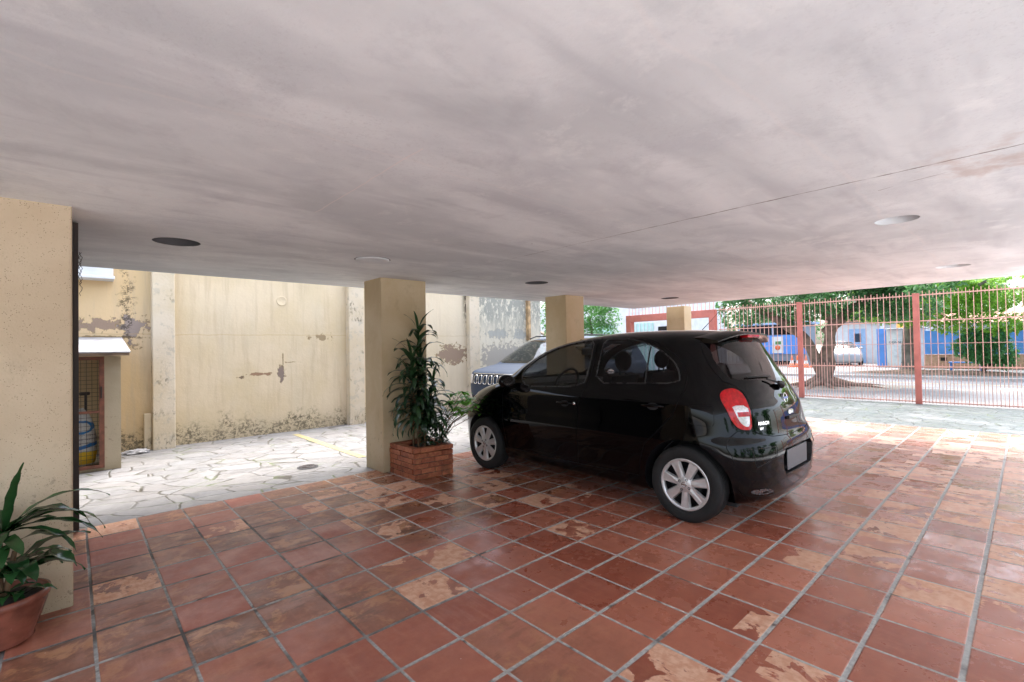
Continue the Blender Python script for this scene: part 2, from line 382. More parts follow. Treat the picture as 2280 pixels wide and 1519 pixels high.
def mat_ceiling():
    k = NT('painted concrete ceiling'); p = k.pos(); x, y, z = k.xyz(p)
    a = k.noise(k.mapping(p, rot=(0, 0, .75), scale=(.55, 1.6, 1)), .9, 4, .55, .5); b = k.noise(p, 2.3, 5, .6, .4); f = k.noise(p, 26, 6, .7)
    c = k.mix(k.ramp(a, .33, .67), (.62, .65, .67), (.83, .86, .875))
    c = k.mix(k.ramp(b, .45, .75, 0, .45), c, (.55, .575, .62))
    c = k.mix(k.ramp(k.noise(k.mapping(p, rot=(0, 0, -.3), scale=(.4, 2.2, 1)), 2.4, 3), .52, .74, 0, .40), c, (.47, .49, .525))
    c = k.mix(k.math('MULTIPLY', k.ramp(k.noise(p, 60, 5, .8), .52, .66), k.ramp(k.noise(p, 1.2, 3), .45, .6, .08, .32)), c, (.50, .51, .53))
    bl1 = k.noise(p, 2.1, 7, .72, .3)
    c = k.mix(k.ramp(bl1, .52, .70, 0, .30), c, (.43, .45, .475))
    c = k.mix(k.ramp(bl1, .46, .32, 0, .40), c, (.90, .92, .92))
    # dark crack between two pours of the slab, and old board marks
    xn = k.math('ADD', x, k.math('MULTIPLY', k.math('SUBTRACT', k.noise(p, 4, 4), .5), .035))
    crw = k.math('MULTIPLY', k.ramp(y, 3.0, 0.3, .6, 1.5), k.ramp(k.noise(p, 9, 4, .7), .35, .65, .5, 1.6))
    cr = k.ramp(k.math('DIVIDE', k.math('ABSOLUTE', k.math('SUBTRACT', xn, 3.03)), crw), .0060, .001)
    cr2 = k.math('MULTIPLY', k.ramp(k.math('ABSOLUTE', k.math('SUBTRACT', k.math('SUBTRACT', xn, k.math('MULTIPLY', y, .28)), 3.16)), .005, .001), k.math('MULTIPLY', k.math('LESS_THAN', y, .55), k.ramp(k.noise(p, 6, 4), .45, .55)))
    cr = k.math('MAXIMUM', cr, cr2)
    cr = k.math('MULTIPLY', k.math('MULTIPLY', cr, k.ramp(k.noise(p, 3.1, 3), .40, .55, .25, 1)), k.math('LESS_THAN', y, 4.35))
    c = k.mix(k.math('MULTIPLY', cr, .85), c, (.10, .07, .06))
    l1 = k.math('MULTIPLY', k.ramp(k.math('ABSOLUTE', k.math('SUBTRACT', xn, 1.08)), .006, .002), k.math('MULTIPLY', k.math('LESS_THAN', y, 2.9), k.math('GREATER_THAN', y, 1.7)))
    c = k.mix(k.math('MULTIPLY', l1, .5), c, (.85, .78, .76))
    yn = k.math('ADD', y, k.math('MULTIPLY', k.math('SUBTRACT', k.noise(p, 1.3, 3), .5), .25))
    bd = k.math('ABSOLUTE', k.math('SUBTRACT', k.math('FRACT', k.math('MULTIPLY', yn, .8)), .5))
    c = k.mix(k.math('MULTIPLY', k.ramp(bd, .012, .003), .16), c, (.85, .8, .78))
    bl = k.mask(p, (3.25, -.55), (.30, .55), b, .6, .5)
    c = k.mix(k.math('MULTIPLY', bl, .45), c, (.42, .25, .18))
    sp = k.n('ShaderNodeTexVoronoi'); k.l(p, sp.inputs['Vector']); sp.inputs['Scale'].default_value = 1.4
    c = k.mix(k.ramp(sp.outputs['Distance'], .010, .006), c, (.08, .06, .06))
    h = k.math('ADD', k.math('MULTIPLY', f, .5), k.math('ADD', b, k.math('MULTIPLY', cr, -1.5)))
    k.bsdf(c, .75, 0, k.bump(h, .32, .010), .35)
    return k.m

def mat_stucco(name, ca, cb, pocks=False):
    k = NT(name); p = k.pos(); x, y, z = k.xyz(p)
    n1 = k.noise(p, 2.2, 5, .6, .4); f = k.noise(p, 70, 4, .6)
    c = k.mix(k.ramp(n1, .35, .65), ca, cb)
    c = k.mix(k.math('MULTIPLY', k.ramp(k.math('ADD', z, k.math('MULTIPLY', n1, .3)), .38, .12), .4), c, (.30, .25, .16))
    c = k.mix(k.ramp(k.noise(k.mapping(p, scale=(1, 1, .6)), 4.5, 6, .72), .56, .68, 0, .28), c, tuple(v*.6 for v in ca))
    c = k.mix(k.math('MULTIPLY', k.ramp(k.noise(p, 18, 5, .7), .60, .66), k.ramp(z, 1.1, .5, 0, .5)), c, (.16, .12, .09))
    h = k.math('ADD', f, k.noise(p, 9, 4))
    if pocks:
        v = k.n('ShaderNodeTexVoronoi'); k.l(k.mapping(p, scale=(1, 1, .8)), v.inputs['Vector']); v.inputs['Scale'].default_value = 120
        pk = k.math('MULTIPLY', k.ramp(v.outputs['Distance'], .30, .14), k.ramp(k.noise(p, 22, 5, .75), .47, .58))
        c = k.mix(k.math('MULTIPLY', pk, .8), c, (.14, .09, .05)); h = k.math('SUBTRACT', h, pk)
    k.bsdf(c, .75, 0, k.bump(h, .35, .006), .3)
    return k.m

def mat_brick(name, ca=(.40, .12, .05), cb=(.55, .22, .09), mortar=(.10, .07, .055)):
    k = NT(name); p = k.objc(); x, y, z = k.xyz(p)
    q = k.comb(k.math('ADD', x, y), z, 0.0)
    b = k.n('ShaderNodeTexBrick'); k.l(q, b.inputs['Vector']); b.inputs['Scale'].default_value = 1
    b.inputs['Brick Width'].default_value = .15; b.inputs['Row Height'].default_value = .055; b.inputs['Mortar Size'].default_value = .005; b.inputs['Mortar Smooth'].default_value = .2
    b.inputs['Color1'].default_value = (*ca, 1); b.inputs['Color2'].default_value = (*cb, 1); b.inputs['Mortar'].default_value = (*mortar, 1); b.inputs['Bias'].default_value = 0.1
    c = k.mix(k.ramp(k.noise(p, 30, 5, .7), .45, .7, 0, .5), b.outputs['Color'], (.62, .30, .14))
    c = k.mix(k.ramp(k.noise(p, 7, 4), .55, .75, 0, .5), c, (.16, .06, .03))
    h = k.math('SUBTRACT', k.math('MULTIPLY', k.noise(p, 40, 5), .4), k.math('MULTIPLY', b.outputs['Fac'], 1.0))
    k.bsdf(c, .6, 0, k.bump(h, .7, .006), .4)
    return k.m

def mat_leaf(name, ca, cb, rough=.35, trans=.25, vein=0.0):
    k = NT(name); p = k.pos()
    oi = k.n('ShaderNodeNewGeometry').outputs['Random Per Island']
    c = k.mix(oi, ca, cb)
    c = k.mix(k.ramp(k.noise(p, 25, 3), .4, .7, 0, .35), c, tuple(v*.55 for v in ca))
    b = k.bsdf(c, rough, 0, None, .5)
    tr = k.n('ShaderNodeBsdfTranslucent'); k.l(k.mix(.5, c, tuple(min(1, v*2.2) for v in cb)), tr.inputs[0])
    mx = k.n('ShaderNodeMixShader'); mx.inputs[0].default_value = trans
    k.l(b.outputs[0], mx.inputs[1]); k.l(tr.outputs[0], mx.inputs[2]); k.l(mx.outputs[0], k.out.inputs[0])
    return k.m

def mat_glass(name, tint, refl=1.0):
    k = NT(name)
    tr = k.n('ShaderNodeBsdfTransparent'); tr.inputs[0].default_value = (*tint, 1)
    gl = k.n('ShaderNodeBsdfGlossy'); gl.inputs['Roughness'].default_value = .02
    fr = k.n('ShaderNodeFresnel'); fr.inputs[0].default_value = 1.5
    mx = k.n('ShaderNodeMixShader'); k.l(k.math('MULTIPLY', fr.outputs[0], refl), mx.inputs[0])
    k.l(tr.outputs[0], mx.inputs[1]); k.l(gl.outputs[0], mx.inputs[2]); k.l(mx.outputs[0], k.out.inputs[0])
    return k.m

def mat_paint(name, c, rough=.16, metal=0.0, dust=.25, coat=1.0, spec=.5):
    k = NT(name); p = k.objc()
    nz = k.noise(p, 5, 5, .6); x, y, z = k.xyz(p)
    dm = k.math('MULTIPLY', k.math('ADD', k.ramp(z, .55, .15), k.math('MULTIPLY', k.ramp(nz, .5, .8), .35)), dust, clamp=True)
    cc = k.mix(k.math('MULTIPLY', dm, .35), c, (.20, .17, .14))
    k.bsdf(cc, k.math('ADD', rough, k.math('MULTIPLY', dm, .25)), metal, None, spec, Coat_Weight=coat, Coat_Roughness=k.math('ADD', .025, k.math('MULTIPLY', dm, .12)))
    return k.m
def pchip(xs,ys,x):
    n=len(xs)
    if x<=xs[0]: return ys[0]
    if x>=xs[-1]: return ys[-1]
    import bisect
    i=bisect.bisect_right(xs,x)-1
    def m(k):
        if k==0: return (ys[1]-ys[0])/(xs[1]-xs[0])
        if k==n-1: return (ys[-1]-ys[-2])/(xs[-1]-xs[-2])
        a=(ys[k]-ys[k-1])/(xs[k]-xs[k-1]);b=(ys[k+1]-ys[k])/(xs[k+1]-xs[k])
        return 0 if a*b<=0 else 2*a*b/(a+b)
    h=xs[i+1]-xs[i];t=(x-xs[i])/h
    return (ys[i]*(1+2*t)*(1-t)**2+h*m(i)*t*(1-t)**2+ys[i+1]*t*t*(3-2*t)+h*m(i+1)*t*t*(t-1))
class Surf:
    # keys: z, yr, yf, hw, Lr, Lf, nr, nf
    def __init__(s,keys,barrel=.012): 
        s.k=keys;s.n=len(keys)-1;s.idx=list(range(len(keys)));s.cache={};s.barrel=barrel
    def row(s,v):
        r=s.cache.get(v)
        if r is None:
            r=[pchip(s.idx,[k[j] for k in s.k],v) for j in range(8)];s.cache[v]=r
        return r
    def P(s,u,v):
        z,yr,yf,hw,Lr,Lf,nr,nf=s.row(v)
        if u<1:
            f=u*math.pi/2
            return (hw*math.sin(f)**(2/nr), yr+Lr*(1-max(0,math.cos(f))**(2/nr)), z)
        if u>2:
            f=(3-u)*math.pi/2
            return (hw*max(0,math.sin(f))**(2/nf), yf-Lf*(1-max(0,math.cos(f))**(2/nf)), z)
        t=u-1
        return (hw*(1+s.barrel*math.sin(math.pi*t)**2), yr+Lr+t*(yf-Lf-yr-Lr), z)
    def N(s,u,v):
        e=2e-3
        u0,u1=max(0,u-e),min(3,u+e);v0,v1=max(0,v-e*5),min(s.n,v+e*5)
        a=[q-p for p,q in zip(s.P(u0,v),s.P(u1,v))];b=[q-p for p,q in zip(s.P(u,v0),s.P(u,v1))]
        n=[a[1]*b[2]-a[2]*b[1],a[2]*b[0]-a[0]*b[2],a[0]*b[1]-a[1]*b[0]]
        l=math.sqrt(sum(c*c for c in n)) or 1
        n=[c/l for c in n]
        p=s.P(u,v)
        z=p[2]
        d=p[0]*n[0]+(p[1]-1.7)*n[1]+(z-.6)*n[2]
        return n if d>=0 else [-c for c in n]
    def v_of_z(s,z):
        lo,hi=0,s.n
        for _ in range(40):
            m=(lo+hi)/2
            if s.row(m)[0]<z: lo=m
            else: hi=m
        return (lo+hi)/2
    def u_of_s(s,S,v):
        z,yr,yf,hw,Lr,Lf,nr,nf=s.row(v)
        if S<yr+Lr:
            c=max(0,min(1,1-(S-yr)/Lr))**(nr/2);return math.acos(c)/(math.pi/2)
        if S>yf-Lf:
            c=max(0,min(1,1-(yf-S)/Lf))**(nf/2);return 3-math.acos(c)/(math.pi/2)
        return 1+(S-yr-Lr)/(yf-Lf-yr-Lr)
    def u_of_x(s,x,v):
        z,yr,yf,hw,Lr,Lf,nr,nf=s.row(v)
        return math.asin(max(0,min(1,x/hw))**(nr/2))/(math.pi/2)

def lin_path(pts, step=.02, closed=True):
    out = []; n = len(pts)
    for i in range(n if closed else n-1):
        a, b = pts[i], pts[(i+1) % n]; d = math.hypot(b[0]-a[0], b[1]-a[1]); k = max(1, int(d/step))
        out += [(a[0]+(b[0]-a[0])*t/k, a[1]+(b[1]-a[1])*t/k) for t in range(k)]
    if not closed: out.append(pts[-1])
    return out

def smooth_closed(pts, it=2):
    """Chaikin corner cutting: rounds the corners of an outline"""
    for _ in range(it):
        q = []
        for i in range(len(pts)):
            a, b = pts[i], pts[(i+1) % len(pts)]
            q += [(a[0]*.75+b[0]*.25, a[1]*.75+b[1]*.25), (a[0]*.25+b[0]*.75, a[1]*.25+b[1]*.75)]
        pts = q
    return pts

def inside(poly, x, y):
    c = False; j = len(poly)-1
    for i in range(len(poly)):
        xi, yi = poly[i]; xj, yj = poly[j]
        if (yi > y) != (yj > y) and x < (xj-xi)*(y-yi)/(yj-yi)+xi: c = not c
        j = i
    return c

class CarShell:
    """panelled car skin: outlines given in the side view (s,z), the rear view (x,z) or the front view (x,z)"""
    def __init__(self, S, nu=26, nv=100):
        self.S = S; self.regions = []; self.nu = nu; self.nv = nv
    def uv_side(self, pts): return [(lambda v: (self.S.u_of_s(s, v), v))(self.S.v_of_z(z)) for s, z in pts]
    def uv_rear(self, pts): return [(lambda v: (self.S.u_of_x(x, v), v))(self.S.v_of_z(z)) for x, z in pts]
    def uv_front(self, pts):
        out = []
        for x, z in pts:
            v = self.S.v_of_z(z); r = self.S.row(v); out.append((3-math.asin(max(0, min(1, x/r[3]))**(r[7]/2))/(math.pi/2), v))
        return out
    def grow(self, uv, d):
        """offset an outline in the skin by d metres"""
        S = self.S; n = len(uv); out = []
        area = sum(uv[i][0]*uv[(i+1) % n][1]-uv[(i+1) % n][0]*uv[i][1] for i in range(n)); sg = 1 if area > 0 else -1
        for i in range(n):
            (u0, v0), (u, v), (u1, v1) = uv[i-1], uv[i], uv[(i+1) % n]
            e = .004; p = Vector(S.P(u, v))
            ua = min(3, u+e) if u < 2.99 else u-e
            du = (Vector(S.P(ua, v))-p).length/abs(ua-u); vb = v+e*5 if v < S.n-.1 else v-e*5
            dv = (Vector(S.P(u, vb))-p).length/abs(vb-v)
            tx, ty = (u1-u0)*du, (v1-v0)*dv; l = math.hypot(tx, ty) or 1
            nu_, nv_ = u+sg*ty/l*d/max(du, .05), v-sg*tx/l*d/max(dv, .005)
            if u <= 1e-6 : nu_ = 0 if (u0 <= 1e-6 or u1 <= 1e-6) else nu_
            if u >= 3-1e-6: nu_ = 3
            out.append((max(0, min(3, nu_)), max(0, min(S.n, nv_))))
        return out
    def region(self, key, uv, gap=.0022, prio=0):
        """gap: half width of the shut line round this panel"""
        self.regions.append((key, self.grow(uv, gap) if gap else uv, self.grow(uv, -gap) if gap else uv))
    def solve(self):
        S = self.S; KU, KV = 1.5, .09
        def ease(t, a=1.22): return t**a/(t**a+(1-t)**a)
        us = [ease(i/self.nu) for i in range(self.nu)] + [1+i/(self.nu*1.2) for i in range(int(self.nu*1.2))] + [2+ease(i/self.nu) for i in range(self.nu+1)]
        vs = [S.n*j/self.nv for j in range(self.nv+1)]
        pts = [Vector((u*KU, v*KV)) for v in vs for u in us]; edges = []
        for key, a, b in self.regions:
            for poly in ([a] if a is b else [a, b]):
                o = len(pts); pts += [Vector((u*KU, v*KV)) for u, v in poly]
                edges += [(o+i, o+(i+1) % len(poly)) for i in range(len(poly))]
        V, E_, F_, *_ = delaunay_2d_cdt(pts, edges, [], 0, 1e-5)
        self.uv = [(min(3, max(0, p.x/KU)), min(S.n, max(0, p.y/KV))) for p in V]
        self.P = [S.P(u, v) for u, v in self.uv]; self.N = [S.N(u, v) for u, v in self.uv]
        self.tri = {}
        bbs = []
        for key, a, b in self.regions:
            bbs.append((min(p[0] for p in a), max(p[0] for p in a), min(p[1] for p in a), max(p[1] for p in a)))
        for f in F_:
            cu = sum(self.uv[i][0] for i in f)/3; cv = sum(self.uv[i][1] for i in f)/3; k = 'body'
            for (key, a, b), bb in zip(self.regions, bbs):
                if bb[0] <= cu <= bb[1] and bb[2] <= cv <= bb[3] and inside(a, cu, cv):
                    k = key if (a is b or inside(b, cu, cv)) else 'gap'; break
            self.tri.setdefault(k, []).append(tuple(f))
    def mesh(self, name, keys, mats, parent, sides=(-1, 1), offset=0.0, mi=None, skip_normals=False):
        vs = []; fs = []; ns = []; mis = []
        for sd in sides:
            mp = {}
            for ki, key in enumerate(keys):
                for f in self.tri.get(key, ()):
                    g = []
                    for i in f:
                        if i not in mp:
                            mp[i] = len(vs); p = self.P[i]; n = self.N[i]
                            vs.append((sd*(p[0]+n[0]*offset), p[1]+n[1]*offset, p[2]+n[2]*offset)); nn = (sd*n[0], n[1], n[2])
                            if p[0] < 1e-4: nn = tuple(Vector((0, n[1], n[2])).normalized())
                            ns.append(nn)
                        g.append(mp[i])
                    a, b, c = (Vector(vs[j]) for j in g)
                    if (b-a).cross(c-a).dot(Vector(ns[g[0]])) < 0: g = g[::-1]
                    fs.append(g); mis.append(mi[ki] if mi else 0)
        me = bpy.data.meshes.new(name); me.from_pydata(vs, [], fs)
        me.polygons.foreach_set('material_index', mis); me.polygons.foreach_set('use_smooth', [True]*len(fs))
        me.update()
        if not skip_normals: me.normals_split_custom_set_from_vertices(ns)
        return link_mesh(name, me, mats, parent)

def arch_outline(sc_, r, zc=.293, zb=.13, n=40):
    pts = [(sc_+r, zb)]
    a0 = math.asin((zb-zc)/r) if abs(zb-zc) < r else 0
    pts = [(sc_+r*math.cos(a), zc+r*math.sin(a)) for a in [a0+(math.pi-2*a0)*i/n for i in range(n+1)]]
    return pts

def wheel_well(shell, sc_, r, mat, parent, zc=.293, depth=.30):
    S = shell.S
    for sd in (-1, 1):
        mb = MB(); outer = []; lip = []
        for s, z in arch_outline(sc_, r, zc, .16, 32):
            v = S.v_of_z(z); p = S.P(S.u_of_s(s, v), v); outer.append((sd*(p[0]-.002), s, z)); lip.append((sd*.42, s, z))
        n = len(outer); vs = outer+lip; mb.add(vs, [(i, i+1, n+i+1, n+i) for i in range(n-1)], 0, True)
        mb.add(lip, [list(range(n))])
        mb.build('wheel_well', mat, parent)

def make_wheel(parent, x, s, sd, Rt, rim_r, width, M, spokes=7, name='wheel', zc=None):
    """tyre, rim behind and cover in front; axis along x; sd=-1 left side"""
    zc = Rt-.004 if zc is None else zc
    w = empty(name, (x, s, zc)); w.parent = parent
    hw = width/2; o = sd
    t = MB()
    prof = [(rim_r, -hw*.78), (rim_r+.02, -hw*.95), (Rt-.035, -hw), (Rt-.012, -hw*.86), (Rt-.002, -hw*.66), (Rt, -hw*.45)]
    for gx in (-.36, -.12, .12, .36):
        prof += [(Rt, hw*(gx-.05)), (Rt-.007, hw*(gx-.035)), (Rt-.007, hw*(gx+.035)), (Rt, hw*(gx+.05))]
    prof += [(Rt, hw*.45), (Rt-.002, hw*.66), (Rt-.012, hw*.86), (Rt-.035, hw), (rim_r+.035, hw*1.0), (rim_r+.022, hw*.97), (rim_r+.006, hw*.88), (rim_r, hw*.78), (rim_r, -hw*.78)]
    t.lathe([(r, h*o) for r, h in prof], axis='x', seg=72); t.build('tyre', M['tyre'], w)
    r = MB(); r.lathe([(rim_r+.003, -hw*.8*o), (rim_r, hw*.80*o), (rim_r-.012, hw*.80*o), (rim_r-.02, 0), (rim_r-.02, -hw*.5*o), (.02, -hw*.35*o), (0.001, -hw*.35*o)], axis='x', seg=48)
    r.lathe([(.001, hw*.1*o), (.11, hw*.1*o), (.115, 0), (.115, -hw*.2*o)], axis='x', seg=32)
    r.build('rim', M['dark'], w)
    c = MB(); xf = hw*.84*o; xb = hw*.70*o
    # outer ring of the cover
    c.lathe([(rim_r+.006, hw*.74*o), (rim_r+.006, xf), (rim_r-.002, xf+.004*o), (rim_r-.016, xf), (rim_r-.022, xb), (rim_r-.022, hw*.55*o)], axis='x', seg=72)
    # domed hub
    c.lathe([(.070, xb), (.068, xf-.004*o), (.055, xf+.004*o), (.030, xf+.007*o), (.001, xf+.008*o)], axis='x', seg=40)
    for k in range(spokes):
        a = 2*math.pi*k/spokes+.22; ca, sa = math.cos(a), math.sin(a)
        def pt(rr, tt, h): return (h, rr*ca-tt*sa, rr*sa+tt*ca)
        w0, w1 = .021, .036; r0, r1 = .050, rim_r-.008
        f = xf
        vs = [pt(r0, -w0, f), pt(r0, w0, f), pt(r1, -w1, f), pt(r1, w1, f), pt(r0, 0, f+.004*o), pt(r1, 0, f-.001*o),
              pt(r0, -w0-.008, xb-.008*o), pt(r0, w0+.008, xb-.008*o), pt(r1, -w1-.008, xb-.008*o), pt(r1, w1+.008, xb-.008*o)]
        c.add(vs, [(0, 4, 5, 2), (4, 1, 3, 5), (6, 0, 2, 8), (1, 7, 9, 3)])
    c.build('wheel_cover', M['silver'], w)
    for k in range(4):
        h = MB(); a = math.pi/2*k+.5; h.lathe([(.0105, xf-.004*o), (.0105, xf+.0068*o), (.006, xf+.007*o), (.005, xf+.001*o), (.001, xf+.001*o)], c=(0, .045*math.cos(a), .045*math.sin(a)), axis='x', seg=14); h.build('wheel_nut', M['dark'], w)
    e = MB(); e.lathe([(.021, xf+.006*o), (.021, xf+.0095*o), (.016, xf+.0095*o), (.016, xf+.008*o)], axis='x', seg=24)
    e.box(*sorted((xf+.007*o, xf+.0095*o)), -.024, .024, -.004, .004); e.build('hub_emblem', M['chrome'], w)
    return w

def side_patch_pt(S, s, z, off=0.0):
    v = S.v_of_z(z); u = S.u_of_s(s, v); p = S.P(u, v); n = S.N(u, v)
    return Vector((p[0]+n[0]*off, p[1]+n[1]*off, p[2]+n[2]*off)), Vector(n)
def rear_patch_pt(S, x, z, off=0.0):
    v = S.v_of_z(z); u = S.u_of_x(abs(x), v); p = S.P(u, v); n = S.N(u, v); sg = -1 if x < 0 else 1
    return Vector((sg*(p[0]+n[0]*off), p[1]+n[1]*off, p[2]+n[2]*off)), Vector((sg*n[0], n[1], n[2]))

HATCH = [  # z, rear end, front end, half width, corner lengths, corner exponents
 (0.15, .14, 3.62, .68, .45,.60, 2.6,2.3),
 (0.20, .06, 3.70, .770,.45,.62, 2.7,2.3),
 (0.28, .025,3.76, .800,.45,.66, 2.8,2.4),
 (0.40, .005,3.78, .815,.46,.70, 2.8,2.4),
 (0.52, .000,3.78, .829,.47,.72, 2.8,2.4),
 (0.62, .015,3.77, .835,.48,.74, 2.7,2.4),
 (0.70, .045,3.74, .829,.48,.76, 2.6,2.4),
 (0.80, .065,3.66, .828,.48,.78, 2.5,2.3),
 (0.88, .085,3.52, .823,.48,.74, 2.5,2.4),
 (0.945,.115,3.28, .808,.48,.60, 2.5,2.8),
 (1.00, .140,3.02, .785,.48,.42, 2.5,3.0),
 (1.06, .170,2.88, .752,.48,.36, 2.5,3.0),
 (1.16, .225,2.74, .718,.48,.38, 2.5,3.0),
 (1.27, .285,2.56, .680,.48,.42, 2.5,3.0),
 (1.36, .335,2.38, .645,.48,.48, 2.5,3.0),
 (1.425,.375,2.18, .607,.48,.56, 2.6,2.9),
 (1.470,.42, 2.00, .55, .48,.66, 2.6,2.7),
 (1.500,.52, 1.84, .47, .45,.66, 2.5,2.4),
 (1.518,.68, 1.66, .36, .40,.52, 2.4,2.3),
 (1.528,.90, 1.46, .20, .25,.25, 2.2,2.2),
 (1.530,1.10,1.24, .02, .06,.06, 2.0,2.0)]

def build_hatchback(loc, rz, M, label, full=True):
    S = Surf(HATCH); sh = CarShell(S, 30 if full else 12, 110 if full else 50)
    car = empty('hatchback_car', loc, rz, label, 'car')
    WR, WF, WZ = .585, 3.045, .293
    fwin = smooth_closed([(2.47, 1.065), (2.46, 1.13), (2.33, 1.245), (2.14, 1.345), (1.95, 1.405), (1.76, 1.437), (1.585, 1.447), (1.565, 1.30), (1.575, 1.15), (1.60, 1.012), (2.02, .995), (2.36, .982)], 1)
    rwin = smooth_closed([(1.47, 1.452), (1.462, 1.30), (1.475, 1.048), (1.06, 1.062), (.64, 1.078), (.652, 1.16), (.70, 1.238), (.79, 1.309), (.88, 1.36), (.97, 1.398), (1.08, 1.428), (1.2, 1.446), (1.36, 1.453)], 1)
    fdoor = lin_path([(2.66, .30), (2.70, .60), (2.70, .93), (2.56, 1.09), (2.36, 1.265), (2.15, 1.375), (1.95, 1.435), (1.75, 1.463), (1.532, 1.472), (1.52, 1.28), (1.555, 1.02), (1.62, .87), (1.642, .60), (1.650, .285)], .03)
    rdoor = lin_path([(1.650, .285), (1.642, .60), (1.62, .87), (1.555, 1.02), (1.52, 1.28), (1.532, 1.472), (1.35, 1.474), (1.16, 1.463), (1.0, 1.438), (.86, 1.39), (.73, 1.32), (.63, 1.23), (.585, 1.13), (.585, 1.04), (.66, .835), (.80, .69), (.925, .565), (.975, .42), (.99, .29)], .03)
    fuel = smooth_closed(lin_path([(.345, .765), (.53, .775), (.535, .915), (.355, .925)], .06), 2)
    light = smooth_closed([(.545, .965), (.560, .90), (.575, .825), (.592, .745), (.640, .738), (.690, .752), (.714, .80), (.724, .86), (.722, .93), (.708, .985), (.680, 1.02), (.635, 1.042), (.585, 1.047), (.550, 1.02)], 1)
    lens = smooth_closed([(.572, .918), (.588, .83), (.606, .768), (.636, .764), (.660, .785), (.676, .825), (.682, .88), (.682, .920)], 1)
    blk = [(.588, .838), (.668, .838), (.668, .872), (.584, .872)]
    gate = lin_path([(0, .668), (.20, .668), (.40, .677), (.53, .70), (.575, .73), (.560, .83), (.535, .93), (.528, 1.01), (.565, 1.065), (.618, 1.10), (.616, 1.22), (.585, 1.33), (.545, 1.41), (.48, 1.452), (.30, 1.462), (0, 1.466)], .03)
    rglass = lin_path([(0, 1.092), (.30, 1.095), (.50, 1.105), (.562, 1.13), (.575, 1.18), (.565, 1.27), (.535, 1.35), (.50, 1.395), (.42, 1.418), (.2, 1.425), (0, 1.426)], .03)
    bump = lin_path([(0, .668), (.20, .668), (.40, .677), (.53, .70), (.60, .728), (.70, .735)], .03, False)
    bump_uv = sh.uv_rear(bump) + sh.uv_side([(.25, .69), (.262, .62), (.222, .55), (.20, .30), (.20, .152)]) + [(.3, 0.0), (0.0, 0.0)]
    plate_rec = smooth_closed(lin_path([(0, .380), (.30, .380), (.345, .43), (.35, .53), (.30, .575), (0, .585)], .08)[:-1], 0)
    wind = lin_path([(0, 1.035), (.50, 1.04), (.66, 1.06), (.665, 1.12), (.615, 1.27), (.56, 1.38), (.50, 1.425), (.3, 1.44), (0, 1.444)], .03)
    headl = smooth_closed(lin_path([(3.30, .90), (3.48, .86), (3.66, .77), (3.715, .68), (3.66, .655), (3.50, .70), (3.34, .80)], .06), 1)
    # order = priority
    sh.region('arch', sh.uv_side(arch_outline(WR, .352, WZ, .1505)), 0)
    sh.region('arch', sh.uv_side(arch_outline(WF, .352, WZ, .1505)), 0)
    sh.region('block', sh.uv_rear(blk), 0)
    sh.region('lens', sh.uv_rear(lens), 0)
    sh.region('light', sh.uv_rear(light), .002)
    sh.region('fuel', sh.uv_side(fuel), .0012)
    sh.region('fwin', sh.uv_side(fwin), 0)
    sh.region('rwin', sh.uv_side(rwin), 0)
    sh.region('fdoor', sh.uv_side(fdoor), .0032)
    sh.region('rdoor', sh.uv_side(rdoor), .0032)
    sh.region('rglass', sh.uv_rear(rglass), 0)
    sh.region('gate', sh.uv_rear(gate), .0028)
    sh.region('platerec', sh.uv_rear(plate_rec), 0)
    sh.region('bumper', bump_uv, .0022)
    sh.region('wind', sh.uv_front(wind), 0)
    sh.region('headl', sh.uv_side(headl), .002)
    sh.solve()
    body = sh.mesh('body', ['body'], M['paint'], car)
    sh.mesh('fuel_flap', ['fuel'], M['paint'], body, sides=(-1,))
    shell = sh.mesh('inner_shell', ['body', 'fuel', 'fdoor', 'rdoor', 'gate', 'gap', 'bumper', 'light', 'lens', 'block', 'headl'], M['dark'], body, offset=-.014, skip_normals=True)
    wheel_well(sh, WR, .352, M['dark'], body); wheel_well(sh, WF, .352, M['dark'], body)
    ub = MB(); ub.box(-.66, .66, .25, 3.45, .155, .185); ub.build('underbody', M['dark'], body)
    sh.mesh('windscreen', ['wind'], M['glass'], car, offset=-.003)
